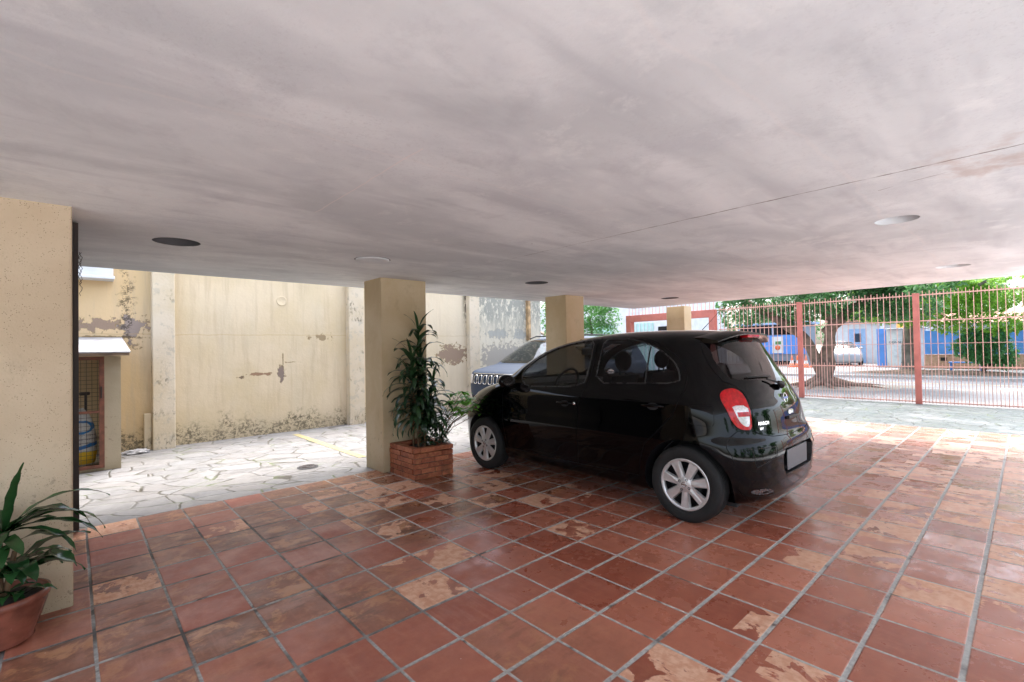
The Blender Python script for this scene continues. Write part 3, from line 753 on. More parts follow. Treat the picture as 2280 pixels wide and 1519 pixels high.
    for sd in (-1, 1):
        fd = sh.mesh('door', ['fdoor'], M['paint'], car, sides=(sd,))
        sh.mesh('window', ['fwin'], M['glass_side'], fd, sides=(sd,), offset=-.005)
        rd = sh.mesh('door', ['rdoor'], M['paint'], car, sides=(sd,))
        sh.mesh('window', ['rwin'], M['glass_dark'], rd, sides=(sd,), offset=-.005)
        if full:
            for dr, outl in ((fd, fwin), (rd, rwin)):
                pts = [side_patch_pt(S, s_, z_, .0005)[0] for s_, z_ in lin_path(outl, .03)]; pts.append(pts[0])
                sl_ = MB(); sl_.tube([(sd*p.x, p.y, p.z) for p in pts], .0062, 6, caps=False); sl_.build('window_seal', M['seal'], dr)
            bar = MB(); pts = [side_patch_pt(S, .956, z, -.002)[0] for z in [1.066+.0165*i for i in range(20)]]
            bar.tube([(sd*p.x, p.y, p.z) for p in pts], .0065, 6); bar.build('window_divider', M['dark'], rd)
            for dr, (s0, s1, zz) in ((fd, (1.69, 1.885, .850)), (rd, (.74, .945, .890))):
                hb = MB(); n = 12; pts = []; rad = []
                for i in range(n+1):
                    t = i/n; p, nn = side_patch_pt(S, s0+(s1-s0)*t, zz, .006+.030*math.sin(math.pi*t)**.35*(1 if 0 < i < n else 0))
                    pts.append((sd*p.x, p.y, p.z)); rad.append(.0065+.0065*math.sin(math.pi*t)**.5)
                hb.tube(pts, rad, 10); hb.build('handle', M['paint'], dr)
                cup = MB(); p, nn = side_patch_pt(S, (s0+s1)/2-.01, zz, .0008)
                ring = []
                for i in range(24):
                    a = 2*math.pi*i/24; q, _ = side_patch_pt(S, (s0+s1)/2+.052*math.cos(a), zz-.004+.030*math.sin(a), .0010); ring.append((sd*q.x, q.y, q.z))
                cup.add(ring, [list(range(24))], 0, True); cup.build('handle_cup', M['dark'], dr, fix=False)
            p, nn = side_patch_pt(S, 1.665, .852, .001)
            kb = MB(); kb.lathe([(.012, -.004*1), (.014, .006), (.010, .010), (.001, .010)] if sd > 0 else [(.012, .004), (.014, -.006), (.010, -.010), (.001, -.010)], c=(sd*p.x, p.y, p.z), axis='x', seg=18); kb.build('keyhole', M['chrome'], fd)
        # mirror
        mr = MB(); bm = bmesh.new(); bmesh.ops.create_uvsphere(bm, u_segments=20, v_segments=12, radius=1)
        for w in bm.verts:
            c = w.co; c.y = max(c.y, -.55); w.co = Vector((c.x*.105, c.y*.075, c.z*.070*(1+.15*(c.x*sd))))
        mr.addbm(bm, 0, True, Matrix.Translation((sd*.905, 2.54, 1.035))); mr.tube([(sd*.775, 2.56, .985), (sd*.84, 2.55, .995), (sd*.89, 2.545, 1.01)], [.03, .024, .03], 8)
        mo = mr.build('mirror', M['paint'], car)
        mg = MB(); mg.add([(sd*.905+.088*math.cos(a), 2.496, 1.035+.052*math.sin(a)) for a in [2*math.pi*i/24 for i in range(24)]], [list(range(24))]); mg.build('mirror_glass', M['chrome'], mo, fix=False)
        lt = sh.mesh('tail_light', ['light'], M['red_lens'], car, sides=(sd,), offset=.004)
        sh.mesh('clear_lens', ['lens'], M['clear_lens'], lt, sides=(sd,), offset=.003)
        sh.mesh('reflector', ['block'], M['red_lens'], lt, sides=(sd,), offset=.005)
        sh.mesh('headlight', ['headl'], M['clear_lens'], car, sides=(sd,), offset=.003)
    g = sh.mesh('tailgate', ['gate'], M['paint'], car)
    sh.mesh('rear_window', ['rglass'], M['glass_rear'], g, offset=-.003)
    bp = sh.mesh('rear_bumper', ['bumper'], M['paint'], car)
    if full:
        # plate recess: walls sunk into the bumper
        rc = MB(); out = [(x, z) for x, z in plate_rec] + [(-x, z) for x, z in plate_rec[::-1]]
        o1 = [tuple(rear_patch_pt(S, x, z)[0]) for x, z in out]; o2 = [(x*.96, .075, z*.97+.0148) for x, z in out]; n = len(out)
        rc.add(o1+o2, [(i, (i+1) % n, n+(i+1) % n, n+i) for i in range(n)]); rc.add(o2, [list(range(n))])
        rc.build('plate_recess', M['trim'], bp)
        pl = MB(); pl.box(-.235, .235, .026, .032, .395, .552, bev=.002); pl.build('number_plate', M['plate'], bp)
        for sd in (-1, 1):
            rl = MB(); ring = []
            for i in range(28):
                a = 2*math.pi*i/28; ring.append(tuple(rear_patch_pt(S, sd*(.56+.105*math.cos(a)), .285+.022*math.sin(a)+.01*math.cos(a), .003)[0]))
            rl.add(ring, [list(range(28))], 0, True); rl.build('bumper_reflector', M['smoke'], bp, fix=False)
            ln = MB(); pts = [rear_patch_pt(S, sd*x, .612+.006*math.sin(x*9), .0005)[0] for x in [.42+.02*i for i in range(15)]]; ln.tube(pts, .0028, 6); ln.build('bumper_groove', M['dark'], bp)
            ln = MB(); pts = [rear_patch_pt(S, sd*x, z, .0005)[0] for x, z in lin_path([(.66, .605), (.655, .50), (.64, .475), (.44, .545), (.415, .60)], .02, False)]; ln.tube(pts, .0022, 6); ln.build('bumper_groove', M['dark'], bp)
        # spoiler lip over the glass, with the high brake light under it
        sp = MB(); rows = []
        for j in range(33):
            x = -.54+1.08*j/32; k = abs(x)/.54
            z0 = 1.497-.055*k**3; s0 = .60+.06*k**2; s1 = .335+.075*k**3; z1 = 1.480-.065*k**3
            rows.append([(x, s0, z0+.006), (x, (s0+s1)/2, (z0+z1)/2+.016), (x, s1, z1), (x, s1+.003, z1-.016), (x, s1+.05, z1-.022), (x, s0, z0-.03)])
        vs = [p for r_ in rows for p in r_]; fs = [(i*6+j, (i+1)*6+j, (i+1)*6+j+1, i*6+j+1) for i in range(32) for j in range(5)]
        sp.add(vs, fs, 0, True); sp.add(rows[0], [(0, 1, 2, 3, 4, 5)]); sp.add(rows[-1], [(0, 1, 2, 3, 4, 5)])
        so = sp.build('spoiler', M['paint'], g)
        bl = MB(); bl.box(-.13, .13, .338, .41, 1.440, 1.470, bev=.006); bl.build('high_brake_light', M['red_lens'], so)
        # wiper
        wp = MB(); base = rear_patch_pt(S, 0.0, 1.035, .020)[0]
        wp.tube([tuple(base+Vector((.02, 0, -.012))), tuple(base+Vector((-.01, -.012, .004))), tuple(base+Vector((-.07, -.006, .024)))], [.026, .028, .012], 10)
        tip = rear_patch_pt(S, -.20, 1.088, .022)[0]; wp.tube([tuple(base+Vector((-.05, -.004, .018))), tuple(tip)], [.010, .007], 8)
        wo = wp.build('wiper', M['trim'], g)
        bd = MB(); bd.tube([tuple(rear_patch_pt(S, x, 1.118-.10*(x+.38)**2, .010)[0]) for x in [-.42+.03*i for i in range(12)]], .007, 6); bd.build('wiper_blade', M['dark'], wo)
        # emblem ring with bar, handle below
        em = MB(); c0, nn = rear_patch_pt(S, 0, .935, .004)
        tilt = math.atan2(.045, .16)
        Mx = Matrix.Translation(c0) @ Matrix.Rotation(math.pi/2-tilt*.7, 4, 'X')
        bm = bmesh.new(); rs, rr = .040, .006; vv = []
        for i in range(36):
            for j in range(8):
                a, b = 2*math.pi*i/36, 2*math.pi*j/8; vv.append(bm.verts.new(((rs+rr*math.cos(b))*math.cos(a), (rs+rr*math.cos(b))*math.sin(a)*.92, rr*math.sin(b))))
        for i in range(36):
            for j in range(8): bm.faces.new((vv[i*8+j], vv[((i+1) % 36)*8+j], vv[((i+1) % 36)*8+(j+1) % 8], vv[i*8+(j+1) % 8]))
        em.addbm(bm, 0, True, Mx)
        bm = bmesh.new(); bmesh.ops.create_cube(bm, size=1)
        for w in bm.verts: w.co = Vector((w.co.x*.098, w.co.y*.016, w.co.z*.012))
        em.addbm(bm, 0, False, Mx); em.build('emblem', M['chrome'], g)
        hd = MB(); h0 = rear_patch_pt(S, 0, .795, .0)[0]; hd.box(-.11, .11, h0.y-.020, h0.y+.02, .775, .800, bev=.006); hd.build('handle', M['trim'], g)
        lk = MB(); l0 = rear_patch_pt(S, 0, .82, .0)[0]; lk.box(-.045, .045, l0.y-.010, l0.y+.02, .806, .845, bev=.008); lk.build('latch_cover', M['chrome'], g)
        for body_, xx, zz, sz in (('MARCH', -.535, .768, .036), ('16V', -.535, .733, .028)):
            p, n = rear_patch_pt(S, xx+.07, zz, .003); n.z = 0; n.normalize()
            xa = Vector((-n.y, n.x, 0))
            if xa.x < 0: xa = -xa
            za = Vector((0, 0, 1)); ya = za
            p0, _ = rear_patch_pt(S, xx, zz, .004)
            Mt = Matrix((xa, ya, xa.cross(ya))).transposed().to_4x4(); Mt.translation = p0
            text_mesh('badge', body_, sz, Mt, M['chrome'], g, .0015, .0006)
        an = MB(); an.tube([(0, .80, 1.522), (0, .72, 1.60), (0, .62, 1.70)], [.004, .0022, .0015], 6); an.build('antenna', M['dark'], car)
        # inside: seats, dashboard, wheel
        def seat(x, s, w=.50, back=.62, lean=.16):
            mb = MB(); mb.box(x-w/2, x+w/2, s, s+.50, .40, .56, bev=.05)
            prof = [(s+.10, .50), (s-.06, .62), (s-.06-lean, .50+back), (s-.16-lean, .48+back), (s-.16, .60), (s-.02, .46)]
            for k in range(1): mb.prism([(a, b) for a, b in prof], x-w/2+.02, x+w/2-.02, 'yz')
            so_ = mb.build('seat', M['fabric'], car)
            hr = MB(); bm = bmesh.new(); bmesh.ops.create_uvsphere(bm, u_segments=16, v_segments=10, radius=1)
            hr.addbm(bm, 0, True, Matrix.Translation((x, s-.13-lean, .50+back+.12)) @ Matrix.Diagonal((.125, .055, .10, 1))); hr.tube([(x-.05, s-.12-lean, .48+back), (x-.05, s-.13-lean, .6+back)], .007, 6); hr.tube([(x+.05, s-.12-lean, .48+back), (x+.05, s-.13-lean, .6+back)], .007, 6)
            hr.build('headrest', M['fabric'], so_)
        seat(-.36, 1.72); seat(.36, 1.72)
        seat(0, .92, 1.25, .50)
        db = MB(); db.prism([(2.35, .60), (2.30, .92), (2.42, 1.0), (2.85, 1.02), (2.85, .60)], -.70, .70, 'yz'); db.build('dashboard', M['fabric'], car)
        sw = MB(); ring = []
        for i in range(29):
            a = 2*math.pi*i/28; ring.append((-.36+.18*math.cos(a), 2.17-.07*math.sin(a), .99+.165*math.sin(a)))
        sw.tube(ring, .014, 8, caps=False); sw.tube([(-.54, 2.17, .99), (-.36, 2.20, .98), (-.18, 2.17, .99)], .013, 6); sw.tube([(-.36, 2.18, .98), (-.36, 2.34, .90)], .03, 8); sw.build('steering_wheel', M['dark'], car)
        rm = MB(); rm.box(-.13, .13, 2.12, 2.14, 1.30, 1.365, bev=.008); rm.tube([(0, 2.14, 1.34), (0, 2.22, 1.37)], .008, 6); rm.build('rear_view_mirror', M['dark'], car)
        ro = MB(); ro.box(-.44, .44, .75, 1.9, 1.455, 1.465); ro.build('headliner', M['liner'], car)
    for sd in (-1, 1):
        for s in (WR, WF):
            make_wheel(car, sd*(.738), s, sd, WZ+.004, .198, .175, M, 7)
    return car

SUVK = [
 (0.24, .20, 4.20, .78, .40,.45, 2.8,2.6),
 (0.30, .08, 4.32, .86, .40,.50, 2.9,2.8),
 (0.45, .01, 4.39, .900,.40,.52, 3.0,3.0),
 (0.62, .00, 4.40, .910,.40,.52, 3.0,3.1),
 (0.78, .01, 4.39, .910,.40,.50, 3.0,3.2),
 (0.89, .03, 4.36, .905,.40,.48, 3.0,3.2),
 (0.95, .05, 4.28, .895,.40,.45, 3.0,3.3),
 (0.99, .06, 4.10, .885,.40,.40, 3.0,3.4),
 (1.03, .07, 3.82, .870,.40,.25, 3.0,3.6),
 (1.07, .08, 3.60, .850,.40,.20, 3.0,3.6),
 (1.14, .10, 3.50, .830,.40,.24, 3.0,3.4),
 (1.28, .17, 3.30, .785,.40,.30, 3.0,3.2),
 (1.42, .25, 3.09, .730,.40,.36, 3.0,3.2),
 (1.52, .33, 2.92, .680,.40,.42, 3.0,3.0),
 (1.58, .42, 2.74, .61, .40,.46, 3.0,2.8),
 (1.62, .60, 2.50, .47, .40,.45, 2.8,2.6),
 (1.645,.95, 2.10, .22, .30,.30, 2.4,2.4),
 (1.65, 1.3, 1.60, .02, .06,.06, 2.0,2.0)]

def build_suv(loc, rz, M, label):
    S = Surf(SUVK); sh = CarShell(S, 22, 80)
    car = empty('parked_suv', loc, rz, label, 'car')
    WR, WF, WZ = .82, 3.46, .345
    wind = lin_path([(0, 1.085), (.60, 1.09), (.77, 1.12), (.765, 1.17), (.71, 1.32), (.655, 1.45), (.61, 1.53), (.50, 1.565), (0, 1.575)], .04)
    fwin = smooth_closed([(3.10, 1.10), (3.00, 1.22), (2.78, 1.42), (2.62, 1.51), (2.02, 1.53), (2.02, 1.09)], 1)
    rwin = smooth_closed([(1.93, 1.53), (1.93, 1.09), (.95, 1.12), (.72, 1.30), (.85, 1.48), (1.05, 1.525)], 1)
    sh.region('arch', sh.uv_side(arch_outline(WR, .40, WZ, .245)), 0)
    sh.region('arch', sh.uv_side(arch_outline(WF, .40, WZ, .245)), 0)
    sh.region('win', sh.uv_side(fwin), 0); sh.region('win', sh.uv_side(rwin), 0)
    sh.region('wind', sh.uv_front(wind), 0)
    hl = smooth_closed(lin_path([(.60, .70), (.60, .89), (.78, .895), (.875, .86), (.88, .77), (.80, .70)], .08), 1)
    sh.region('headl', sh.uv_front(hl), .003)
    sh.region('hood', sh.uv_front(lin_path([(0, .915), (.60, .915), (.80, .93), (.83, .97), (.82, 1.0), (.77, 1.045), (.60, 1.07), (0, 1.075)], .04)), .003)
    sh.region('lower', sh.uv_front(lin_path([(0, .242), (.60, .242), (.84, .33), (.84, .42), (.60, .47), (0, .47)], .05)), .003)
    sh.solve()
    body = sh.mesh('body', ['body'], M['suv'], car)
    sh.mesh('inner_shell', ['body', 'gap', 'hood', 'lower', 'headl'], M['dark'], body, offset=-.015, skip_normals=True)
    wheel_well(sh, WR, .40, M['dark'], body, WZ); wheel_well(sh, WF, .40, M['dark'], body, WZ)
    sh.mesh('bonnet', ['hood'], M['suv'], car); sh.mesh('lower_bumper', ['lower'], M['trim'], car)
    sh.mesh('windscreen', ['wind'], M['glass_teal'], car, offset=-.003); [sh.mesh('side_window', ['win'], M['glass_dark'], car, sides=(sd,), offset=-.003) for sd in (-1, 1)]
    for sd in (-1, 1): sh.mesh('headlight', ['headl'], M['clear_lens'], car, sides=(sd,), offset=.003)
    # seven-slot grille
    def fp(x, z, off):
        v = S.v_of_z(z); r = S.row(v); u = 3-math.asin(min(1, abs(x)/r[3])**(r[7]/2))/(math.pi/2); p = S.P(u, v); n = S.N(u, v)
        return ((1 if x >= 0 else -1)*(p[0]+n[0]*off), p[1]+n[1]*off, p[2]+n[2]*off)
    gb = MB(); oc = [(.57*math.cos(a) if abs(math.cos(a)) < .0 else x, z) for a, x, z in []]
    plate = smooth_closed(lin_path([(-.57, .70), (.57, .70), (.57, .885), (-.57, .885)], .08), 1)
    gb.add([fp(x, z, .004) for x, z in plate], [list(range(len(plate)))], 0, True); g = gb.build('grille', M['trim'], car, fix=False)
    for i in range(7):
        cx = -.465+.155*i; ring = [(cx+.052*math.copysign(abs(math.cos(a))**.5, math.cos(a)), .792+.082*math.copysign(abs(math.sin(a))**.6, math.sin(a))) for a in [2*math.pi*j/24 for j in range(25)]]
        rb = MB(); rb.tube([fp(x, z, .012) for x, z in ring], .009, 6, caps=False); rb.build('grille_slot_rim', M['chrome'], g)
    cr = MB(); cr.tube([fp(-.60+.06*i, .905, .008) for i in range(21)], .008, 6); cr.build('grille_trim', M['chrome'], car)
    for sd in (-1, 1):
        rr = MB(); pts = [(sd*.60, 2.7-.2*i, 1.60+.055*min(1, min(i, 9-i)/1.0)) for i in range(10)]; rr.tube(pts, .016, 8); rr.build('roof_rail', M['dark'], car)
        mr = MB(); bm = bmesh.new(); bmesh.ops.create_uvsphere(bm, u_segments=16, v_segments=10, radius=1); mr.addbm(bm, 0, True, Matrix.Translation((sd*1.01, 3.05, 1.10)) @ Matrix.Diagonal((.12, .07, .085, 1))); mr.tube([(sd*.84, 3.08, 1.07), (sd*.95, 3.06, 1.08)], .03, 8); mr.build('mirror', M['suv'], car)
        for s in (WR, WF): make_wheel(car, sd*.79, s, sd, WZ, .22, .22, M, 5)
    for x in (-.38, .38):
        st = MB(); st.box(x-.26, x+.26, 2.0, 2.16, .7, 1.25, bev=.05); st.box(x-.13, x+.13, 2.0, 2.1, 1.27, 1.44, bev=.04); st.build('seat', M['fabric'], car)
    db = MB(); db.box(-.75, .75, 2.9, 3.35, .8, 1.07, bev=.04); db.build('dashboard', M['fabric'], car)
    ms = MB(); ms.box(-.12, .12, 2.78, 2.80, 1.42, 1.49, bev=.008); ms.build('rear_view_mirror', M['dark'], car)
    return car

# ------------------------------------------------------------------ plants
def strap_leaf(mb, base, az, el, L, W, droop, rng, n=9, mi=0, twist=0.0, fold=.25):
    """long arching leaf: starts at base, heading az, elevation el, bends down by droop radians"""
    p = Vector(base); pts = []; cur = el
    for i in range(n+1):
        t = i/n; pts.append((p.copy(), cur)); cur = el-droop*(t**1.3)
        p += Vector((math.cos(az)*math.cos(cur), math.sin(az)*math.cos(cur), math.sin(cur)))*(L/n)
        az += twist/n
    vs = []; side = Vector((-math.sin(az), math.cos(az), 0))
    for i, (q, c) in enumerate(pts):
        t = i/n; w = W*(math.sin(math.pi*min(1, (t*.93+.07)))**.75)*(1-.25*t)*.5
        if t < .12: w = W*.5*(.38+.3*t/.12)
        if i == n: w = .0008
        upv = Vector((-math.cos(az)*math.sin(c), -math.sin(az)*math.sin(c), math.cos(c)))
        wv = math.sin(i*1.9+az*3)*.06*W
        vs += [q+side*w+upv*(fold*w+wv), q-upv*0.0, q-side*w+upv*(fold*w-wv)]
    fs = []
    for i in range(n):
        a = i*3; fs += [(a, a+1, a+4, a+3), (a+1, a+2, a+5, a+4)]
    mb.add(vs, fs, mi, True)

def leaf_cloud(clumps, n, size, rng, flat=.3, spread=1.0, shell=.55):
    """many small pointed leaves through ellipsoid clumps; returns an MB"""
    mb = MB(); tot = sum((c[3]*c[4]*c[5])**(2/3) for c in clumps); V = mb.v; F = mb.f
    for (cx, cy, cz, rx, ry, rz) in clumps:
        k = int(n*((rx*ry*rz)**(2/3))/tot)
        for _ in range(k):
            while True:
                d = Vector((rng.uniform(-1, 1), rng.uniform(-1, 1), rng.uniform(-1, 1)))
                if .05 < d.length < 1: break
            r = d.length; d.normalize(); r = shell+(1-shell)*r if rng.random() < .75 else r
            nz = .82+.36*mnoise.noise(Vector((cx+d.x*2.1, cy+d.y*2.1, cz+d.z*2.1)))
            q = Vector((cx+d.x*rx*r*nz, cy+d.y*ry*r*nz, cz+d.z*rz*r*nz))
            a = rng.uniform(0, 6.283); e = rng.uniform(-1.1, .5); s = size*rng.uniform(.6, 1.35)
            t = Vector((math.cos(a)*math.cos(e), math.sin(a)*math.cos(e), math.sin(e)))
            b = t.cross(Vector((rng.gauss(0, flat), rng.gauss(0, flat), 1))).normalized()*s*.24
            nn = b.cross(t).normalized()*s*.08; o = len(V)
            V.extend([tuple(q), tuple(q+t*s*.45+b-nn), tuple(q+t*s), tuple(q+t*s*.45-b-nn)])
            F.append([o, o+1, o+2]); F.append([o, o+2, o+3]); mb.mi += [0, 0]; mb.sm += [False, False]
    return mb

def bumpy(pts, rads, rng, seg=14, amp=.15, sub=5):
    """knobbly tapered limb"""
    P = []; Rr = []
    for i in range(len(pts)-1):
        for k in range(sub):
            t = k/sub; P.append(Vector(pts[i]).lerp(Vector(pts[i+1]), t)); Rr.append(rads[i]*(1-t)+rads[i+1]*t)
    P.append(Vector(pts[-1])); Rr.append(rads[-1])
    mb = MB(); mb.tube(P, Rr, seg)
    mb.v = [tuple(Vector(v)+Vector((mnoise.noise(Vector(v)*2.3), mnoise.noise(Vector(v)*2.3+Vector((9, 0, 0))), mnoise.noise(Vector(v)*1.2+Vector((0, 7, 0)))*.4))*amp) for v in mb.v]
    return mb

# ================================================================== materials
MT = dict(
    paint=mat_paint('black car paint', (.0009, .0011, .0015), .018, 0, .02, 0.0, .27),
    suv=mat_paint('grey blue metallic paint', (.030, .045, .075), .5, .1, .1, 0.0, .3),
    whitecar=mat_paint('white car paint', (.36, .37, .39), .25),
    dark=simple('black plastic', (.008, .008, .009), .6, var=.2),
    trim=simple('grey black plastic', (.014, .014, .016), .5, var=.2, spec=.3),
    tyre=simple('tyre rubber', (.010, .010, .0105), .8, var=.3, scale=12, bump=.2, bscale=120),
    silver=simple('silver wheel cover', (.66, .66, .66), .34, .6, var=.08, scale=20),
    chrome=simple('chrome', (.78, .79, .8), .12, 1.0, var=.03),
    glass=mat_glass('tinted car glass', (.66, .68, .67), .8),
    glass_dark=mat_glass('dark tinted car glass', (.34, .34, .36), .8),
    glass_teal=mat_glass('green windscreen glass', (.42, .56, .54), 1.6),
    seal=simple('satin black window seal', (.022, .023, .026), .28, var=.1),
    glass_side=mat_glass('front door glass', (.80, .82, .80), .7),
    glass_rear=mat_glass('dark rear glass', (.17, .17, .17), 1.3),
    red_lens=simple('red lamp lens', (.42, .003, .006), .10, var=.3, scale=30),
    clear_lens=simple('clear lamp lens', (.62, .60, .60), .12, .3, var=.18, scale=60, Coat_Weight=1.0),
    smoke=simple('smoked reflector', (.05, .055, .06), .12, var=.3, scale=50, Coat_Weight=1.0),
    plate=simple('blank grey plate', (.115, .12, .135), .5, var=.05),
    fabric=simple('dark seat cloth', (.028, .028, .032), .9, var=.2),
    liner=simple('grey headliner', (.10, .10, .10), .9),
)
M_tile = mat_tiles()
M_crazy = mat_crazy('pale crazy paving', (.185, .187, .195), (.24, .24, .243), (.06, .055, .042))
M_crazy2 = mat_crazy('grey crazy paving', (.075, .095, .098), (.11, .125, .127), (.04, .042, .035), 2.4, 5)
M_wall = mat_wall(); M_pil = mat_pilaster(); M_ceil = mat_ceiling()
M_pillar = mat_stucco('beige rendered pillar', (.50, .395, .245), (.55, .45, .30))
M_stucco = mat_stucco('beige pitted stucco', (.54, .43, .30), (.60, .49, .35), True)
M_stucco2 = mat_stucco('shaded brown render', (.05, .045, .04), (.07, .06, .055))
M_brick = mat_brick('planter brick')
M_brickfar = mat_brick('far wall brick', (.42, .22, .15), (.52, .30, .21), (.45, .36, .30))
M_red = simple('salmon red fence paint', (.50, .15, .115), .5, var=.12, scale=5, bump=.1)
M_redl = simple('faded salmon bar paint', (.66, .35, .28), .55, var=.15, scale=5)
M_soil = simple('dark potting soil', (.03, .02, .013), .95, var=.5, scale=40, bump=.8, bscale=60)
M_pot = simple('glazed clay pot', (.22, .075, .05), .25, var=.35, scale=9, bump=.1)
M_leafd = mat_leaf('dark glossy leaf', (.010, .034, .014), (.045, .11, .04), .28, .15)
M_leafp = mat_leaf('broad glossy leaf', (.012, .050, .016), (.04, .12, .035), .22, .15)
M_leafs = mat_leaf('bright umbrella leaf', (.10, .34, .045), (.22, .52, .09), .35, .45)
M_stem = simple('brown cane stem', (.16, .09, .045), .8, var=.3, scale=15, bump=.4)
M_bark = simple('fig tree bark', (.17, .12, .09), .9, var=.45, scale=3.5, bump=.9, bscale=9)
M_bark2 = simple('grey tree bark', (.19, .165, .14), .9, var=.35, scale=3, bump=.9, bscale=9)
M_lt1 = mat_leaf('fig leaves', (.03, .095, .035), (.10, .24, .08), .35, .4)
M_lt2 = mat_leaf('lime green leaves', (.12, .32, .03), (.30, .50, .09), .45, .5)
M_lt3 = mat_leaf('bush leaves', (.06, .24, .09), (.18, .40, .15), .45, .4)
M_hedge = mat_leaf('climber leaves', (.04, .16, .03), (.12, .30, .07), .45, .35)
M_asph = simple('worn grey asphalt', (.15, .155, .17), .9, var=.15, scale=1.2, bump=.3)
M_conc = simple('pale concrete pavement', (.19, .19, .195), .9, var=.15, scale=1.5, bump=.3, bscale=30)
M_kerb = simple('kerb stone', (.42, .41, .39), .85, var=.15)
M_line = simple('yellow road paint', (.34, .29, .15), .7, var=.25, scale=20)
M_linew = simple('white road paint', (.72, .72, .70), .7, var=.12, scale=6)
M_white = simple('white painted plaster', (.62, .64, .66), .7, var=.08, scale=3)
M_blue = simple('blue painted boards', (.09, .26, .68), .55, var=.12, scale=1.5)
M_blue2 = simple('light blue painted wall', (.28, .42, .62), .6, var=.08)
M_teal = simple('pale teal wall', (.42, .62, .58), .7, var=.08)
M_steelg = simple('grey painted steel', (.20, .24, .30), .5, var=.1)
M_rust = simple('rusty brown frame paint', (.20, .075, .045), .6, var=.3, scale=14)
M_wire = simple('wire mesh', (.05, .035, .025), .6)
M_drk = simple('dark brown steel', (.030, .018, .015), .55, var=.3)
M_ink = simple('dark sign lettering', (.05, .06, .10), .7)
M_orange = simple('orange cone rubber', (.70, .14, .04), .6)
M_roof = simple('terracotta roof tiles', (.40, .22, .16), .85, var=.3, scale=5)
M_ground = simple('sandy verge ground', (.30, .27, .23), .95, var=.25, scale=.8, bump=.5, bscale=10)

# ================================================================== ground, paving, road
def sheet(name, x0, x1, y0, y1, z, mat, nx=1, ny=1):
    mb = MB(); vs = [(x0+(x1-x0)*i/nx, y0+(y1-y0)*j/ny, z) for j in range(ny+1) for i in range(nx+1)]
    mb.add(vs, [(j*(nx+1)+i, j*(nx+1)+i+1, (j+1)*(nx+1)+i+1, (j+1)*(nx+1)+i) for j in range(ny) for i in range(nx)])
    o = mb.build(name, mat, fix=False); return setp(o, kind='structure')
sheet('ground', -400, 600, -500, 500, -.135, M_ground)
setp(sheet('stone_paving', -14, 13.76, -14, 8.9, -.004, M_crazy), 'pale irregular stone paving between the parking floor and the yellow wall')
TR = TX0+TXS*28
setp(sheet('tile_floor', TX0-TXS*9, TR, TY0-TYS*10, 5.205, 0, M_tile), 'square terracotta floor tiles with worn glaze and grey grout')
setp(sheet('fence_side_paving', TR+.005, 13.76, -14, 8.9, -.001, M_crazy2), 'greyish stone paving strip in front of the red fence')
setp(sheet('rear_paving', -14, 13.76, -14, -1.13, .0, simple('pale swept concrete', (.78, .78, .77), .9, var=.06, scale=2)), 'pale concrete yard behind the parking')  # bright ground out of view, added to bounce light onto the ceiling
sheet('sidewalk', 13.76, 18.3, -60, 60, -.006, M_conc)
kb = MB(); kb.box(18.3, 18.45, -60, 60, -.13, -.004, bev=.01); setp(kb.build('kerb', M_kerb), kind='structure')
sheet('road', 18.45, 24.6, -120, 120, -.110, M_asph)
for nm, xa in (('road_marking', 22.05),): setp(sheet(nm, xa, xa+.13, -60, 60, -.105, M_line), 'pale yellow line painted along the street')
setp(sheet('road_marking', 18.9, 19.6, -.6, .75, -.105, M_linew), 'white block painted on the asphalt at the crossing'); setp(sheet('road_marking', 20.2, 20.9, -.6, .65, -.105, M_linew), 'second white block of the crossing, farther from the fence')
kb = MB(); kb.box(24.6, 24.75, -60, 60, -.13, -.004, bev=.01); setp(kb.build('kerb', M_kerb), kind='structure')
sheet('far_sidewalk', 24.75, 60, -60, 60, -.006, M_conc)
pl = MB(); pl.add([(2.745, 5.95, .0), (2.85, 5.95, 0), (2.835, 8.5, 0), (2.735, 8.5, 0)], [(0, 1, 2, 3)]); setp(pl.build('parking_line', M_line, fix=False), 'yellow parking bay line painted on the stone paving', kind='structure')

dr = MB(); dr.lathe([(.001, .006), (.10, .006), (.105, .003), (.12, .001)], c=(2.09, 5.95, 0), seg=40)
for r in (.03, .06, .088): dr.lathe([(r-.006, .0062), (r-.004, .010), (r+.004, .010), (r+.006, .0062)], c=(2.09, 5.95, 0), seg=40, mi=1)
setp(dr.build('drain_cover', [simple('dull cast iron', (.06, .06, .062), .9), M_drk]), 'round iron drain cover set in the pale stone paving', 'drain cover')

# ================================================================== the building over the parking
CZ = 2.227
M_recess = simple('dirty dark recess', (.10, .10, .105), .9)  # dark grey paints in the shade inside the ceiling openings
bld = empty('apartment_building', (0, 0, 0), 0, 'apartment block whose smoky painted concrete underside covers the parking, on beige pillars', 'building')
holes = [(.575, 4.30, .15, .10), (4.40, 4.28, .15, .10), (7.77, 4.28, .15, .10), (4.22, .60, .125, .10), (7.36, .56, .15, .10)]
sx0, sx1, sy0, sy1 = -1.75, 9.22, -1.6, 5.97
pts = [Vector((sx0, sy0)), Vector((sx1, sy0)), Vector((sx1, sy1)), Vector((sx0, sy1))]; eds = [(0, 1), (1, 2), (2, 3), (3, 0)]
for hx, hy, hr, hd in holes:
    o = len(pts); pts += [Vector((hx+hr*math.cos(2*math.pi*i/48), hy+hr*math.sin(2*math.pi*i/48))) for i in range(48)]; eds += [(o+i, o+(i+1) % 48) for i in range(48)]
V_, E_, F_, *_ = delaunay_2d_cdt(pts, eds, [], 0, 1e-6)
cb = MB(); fs = []
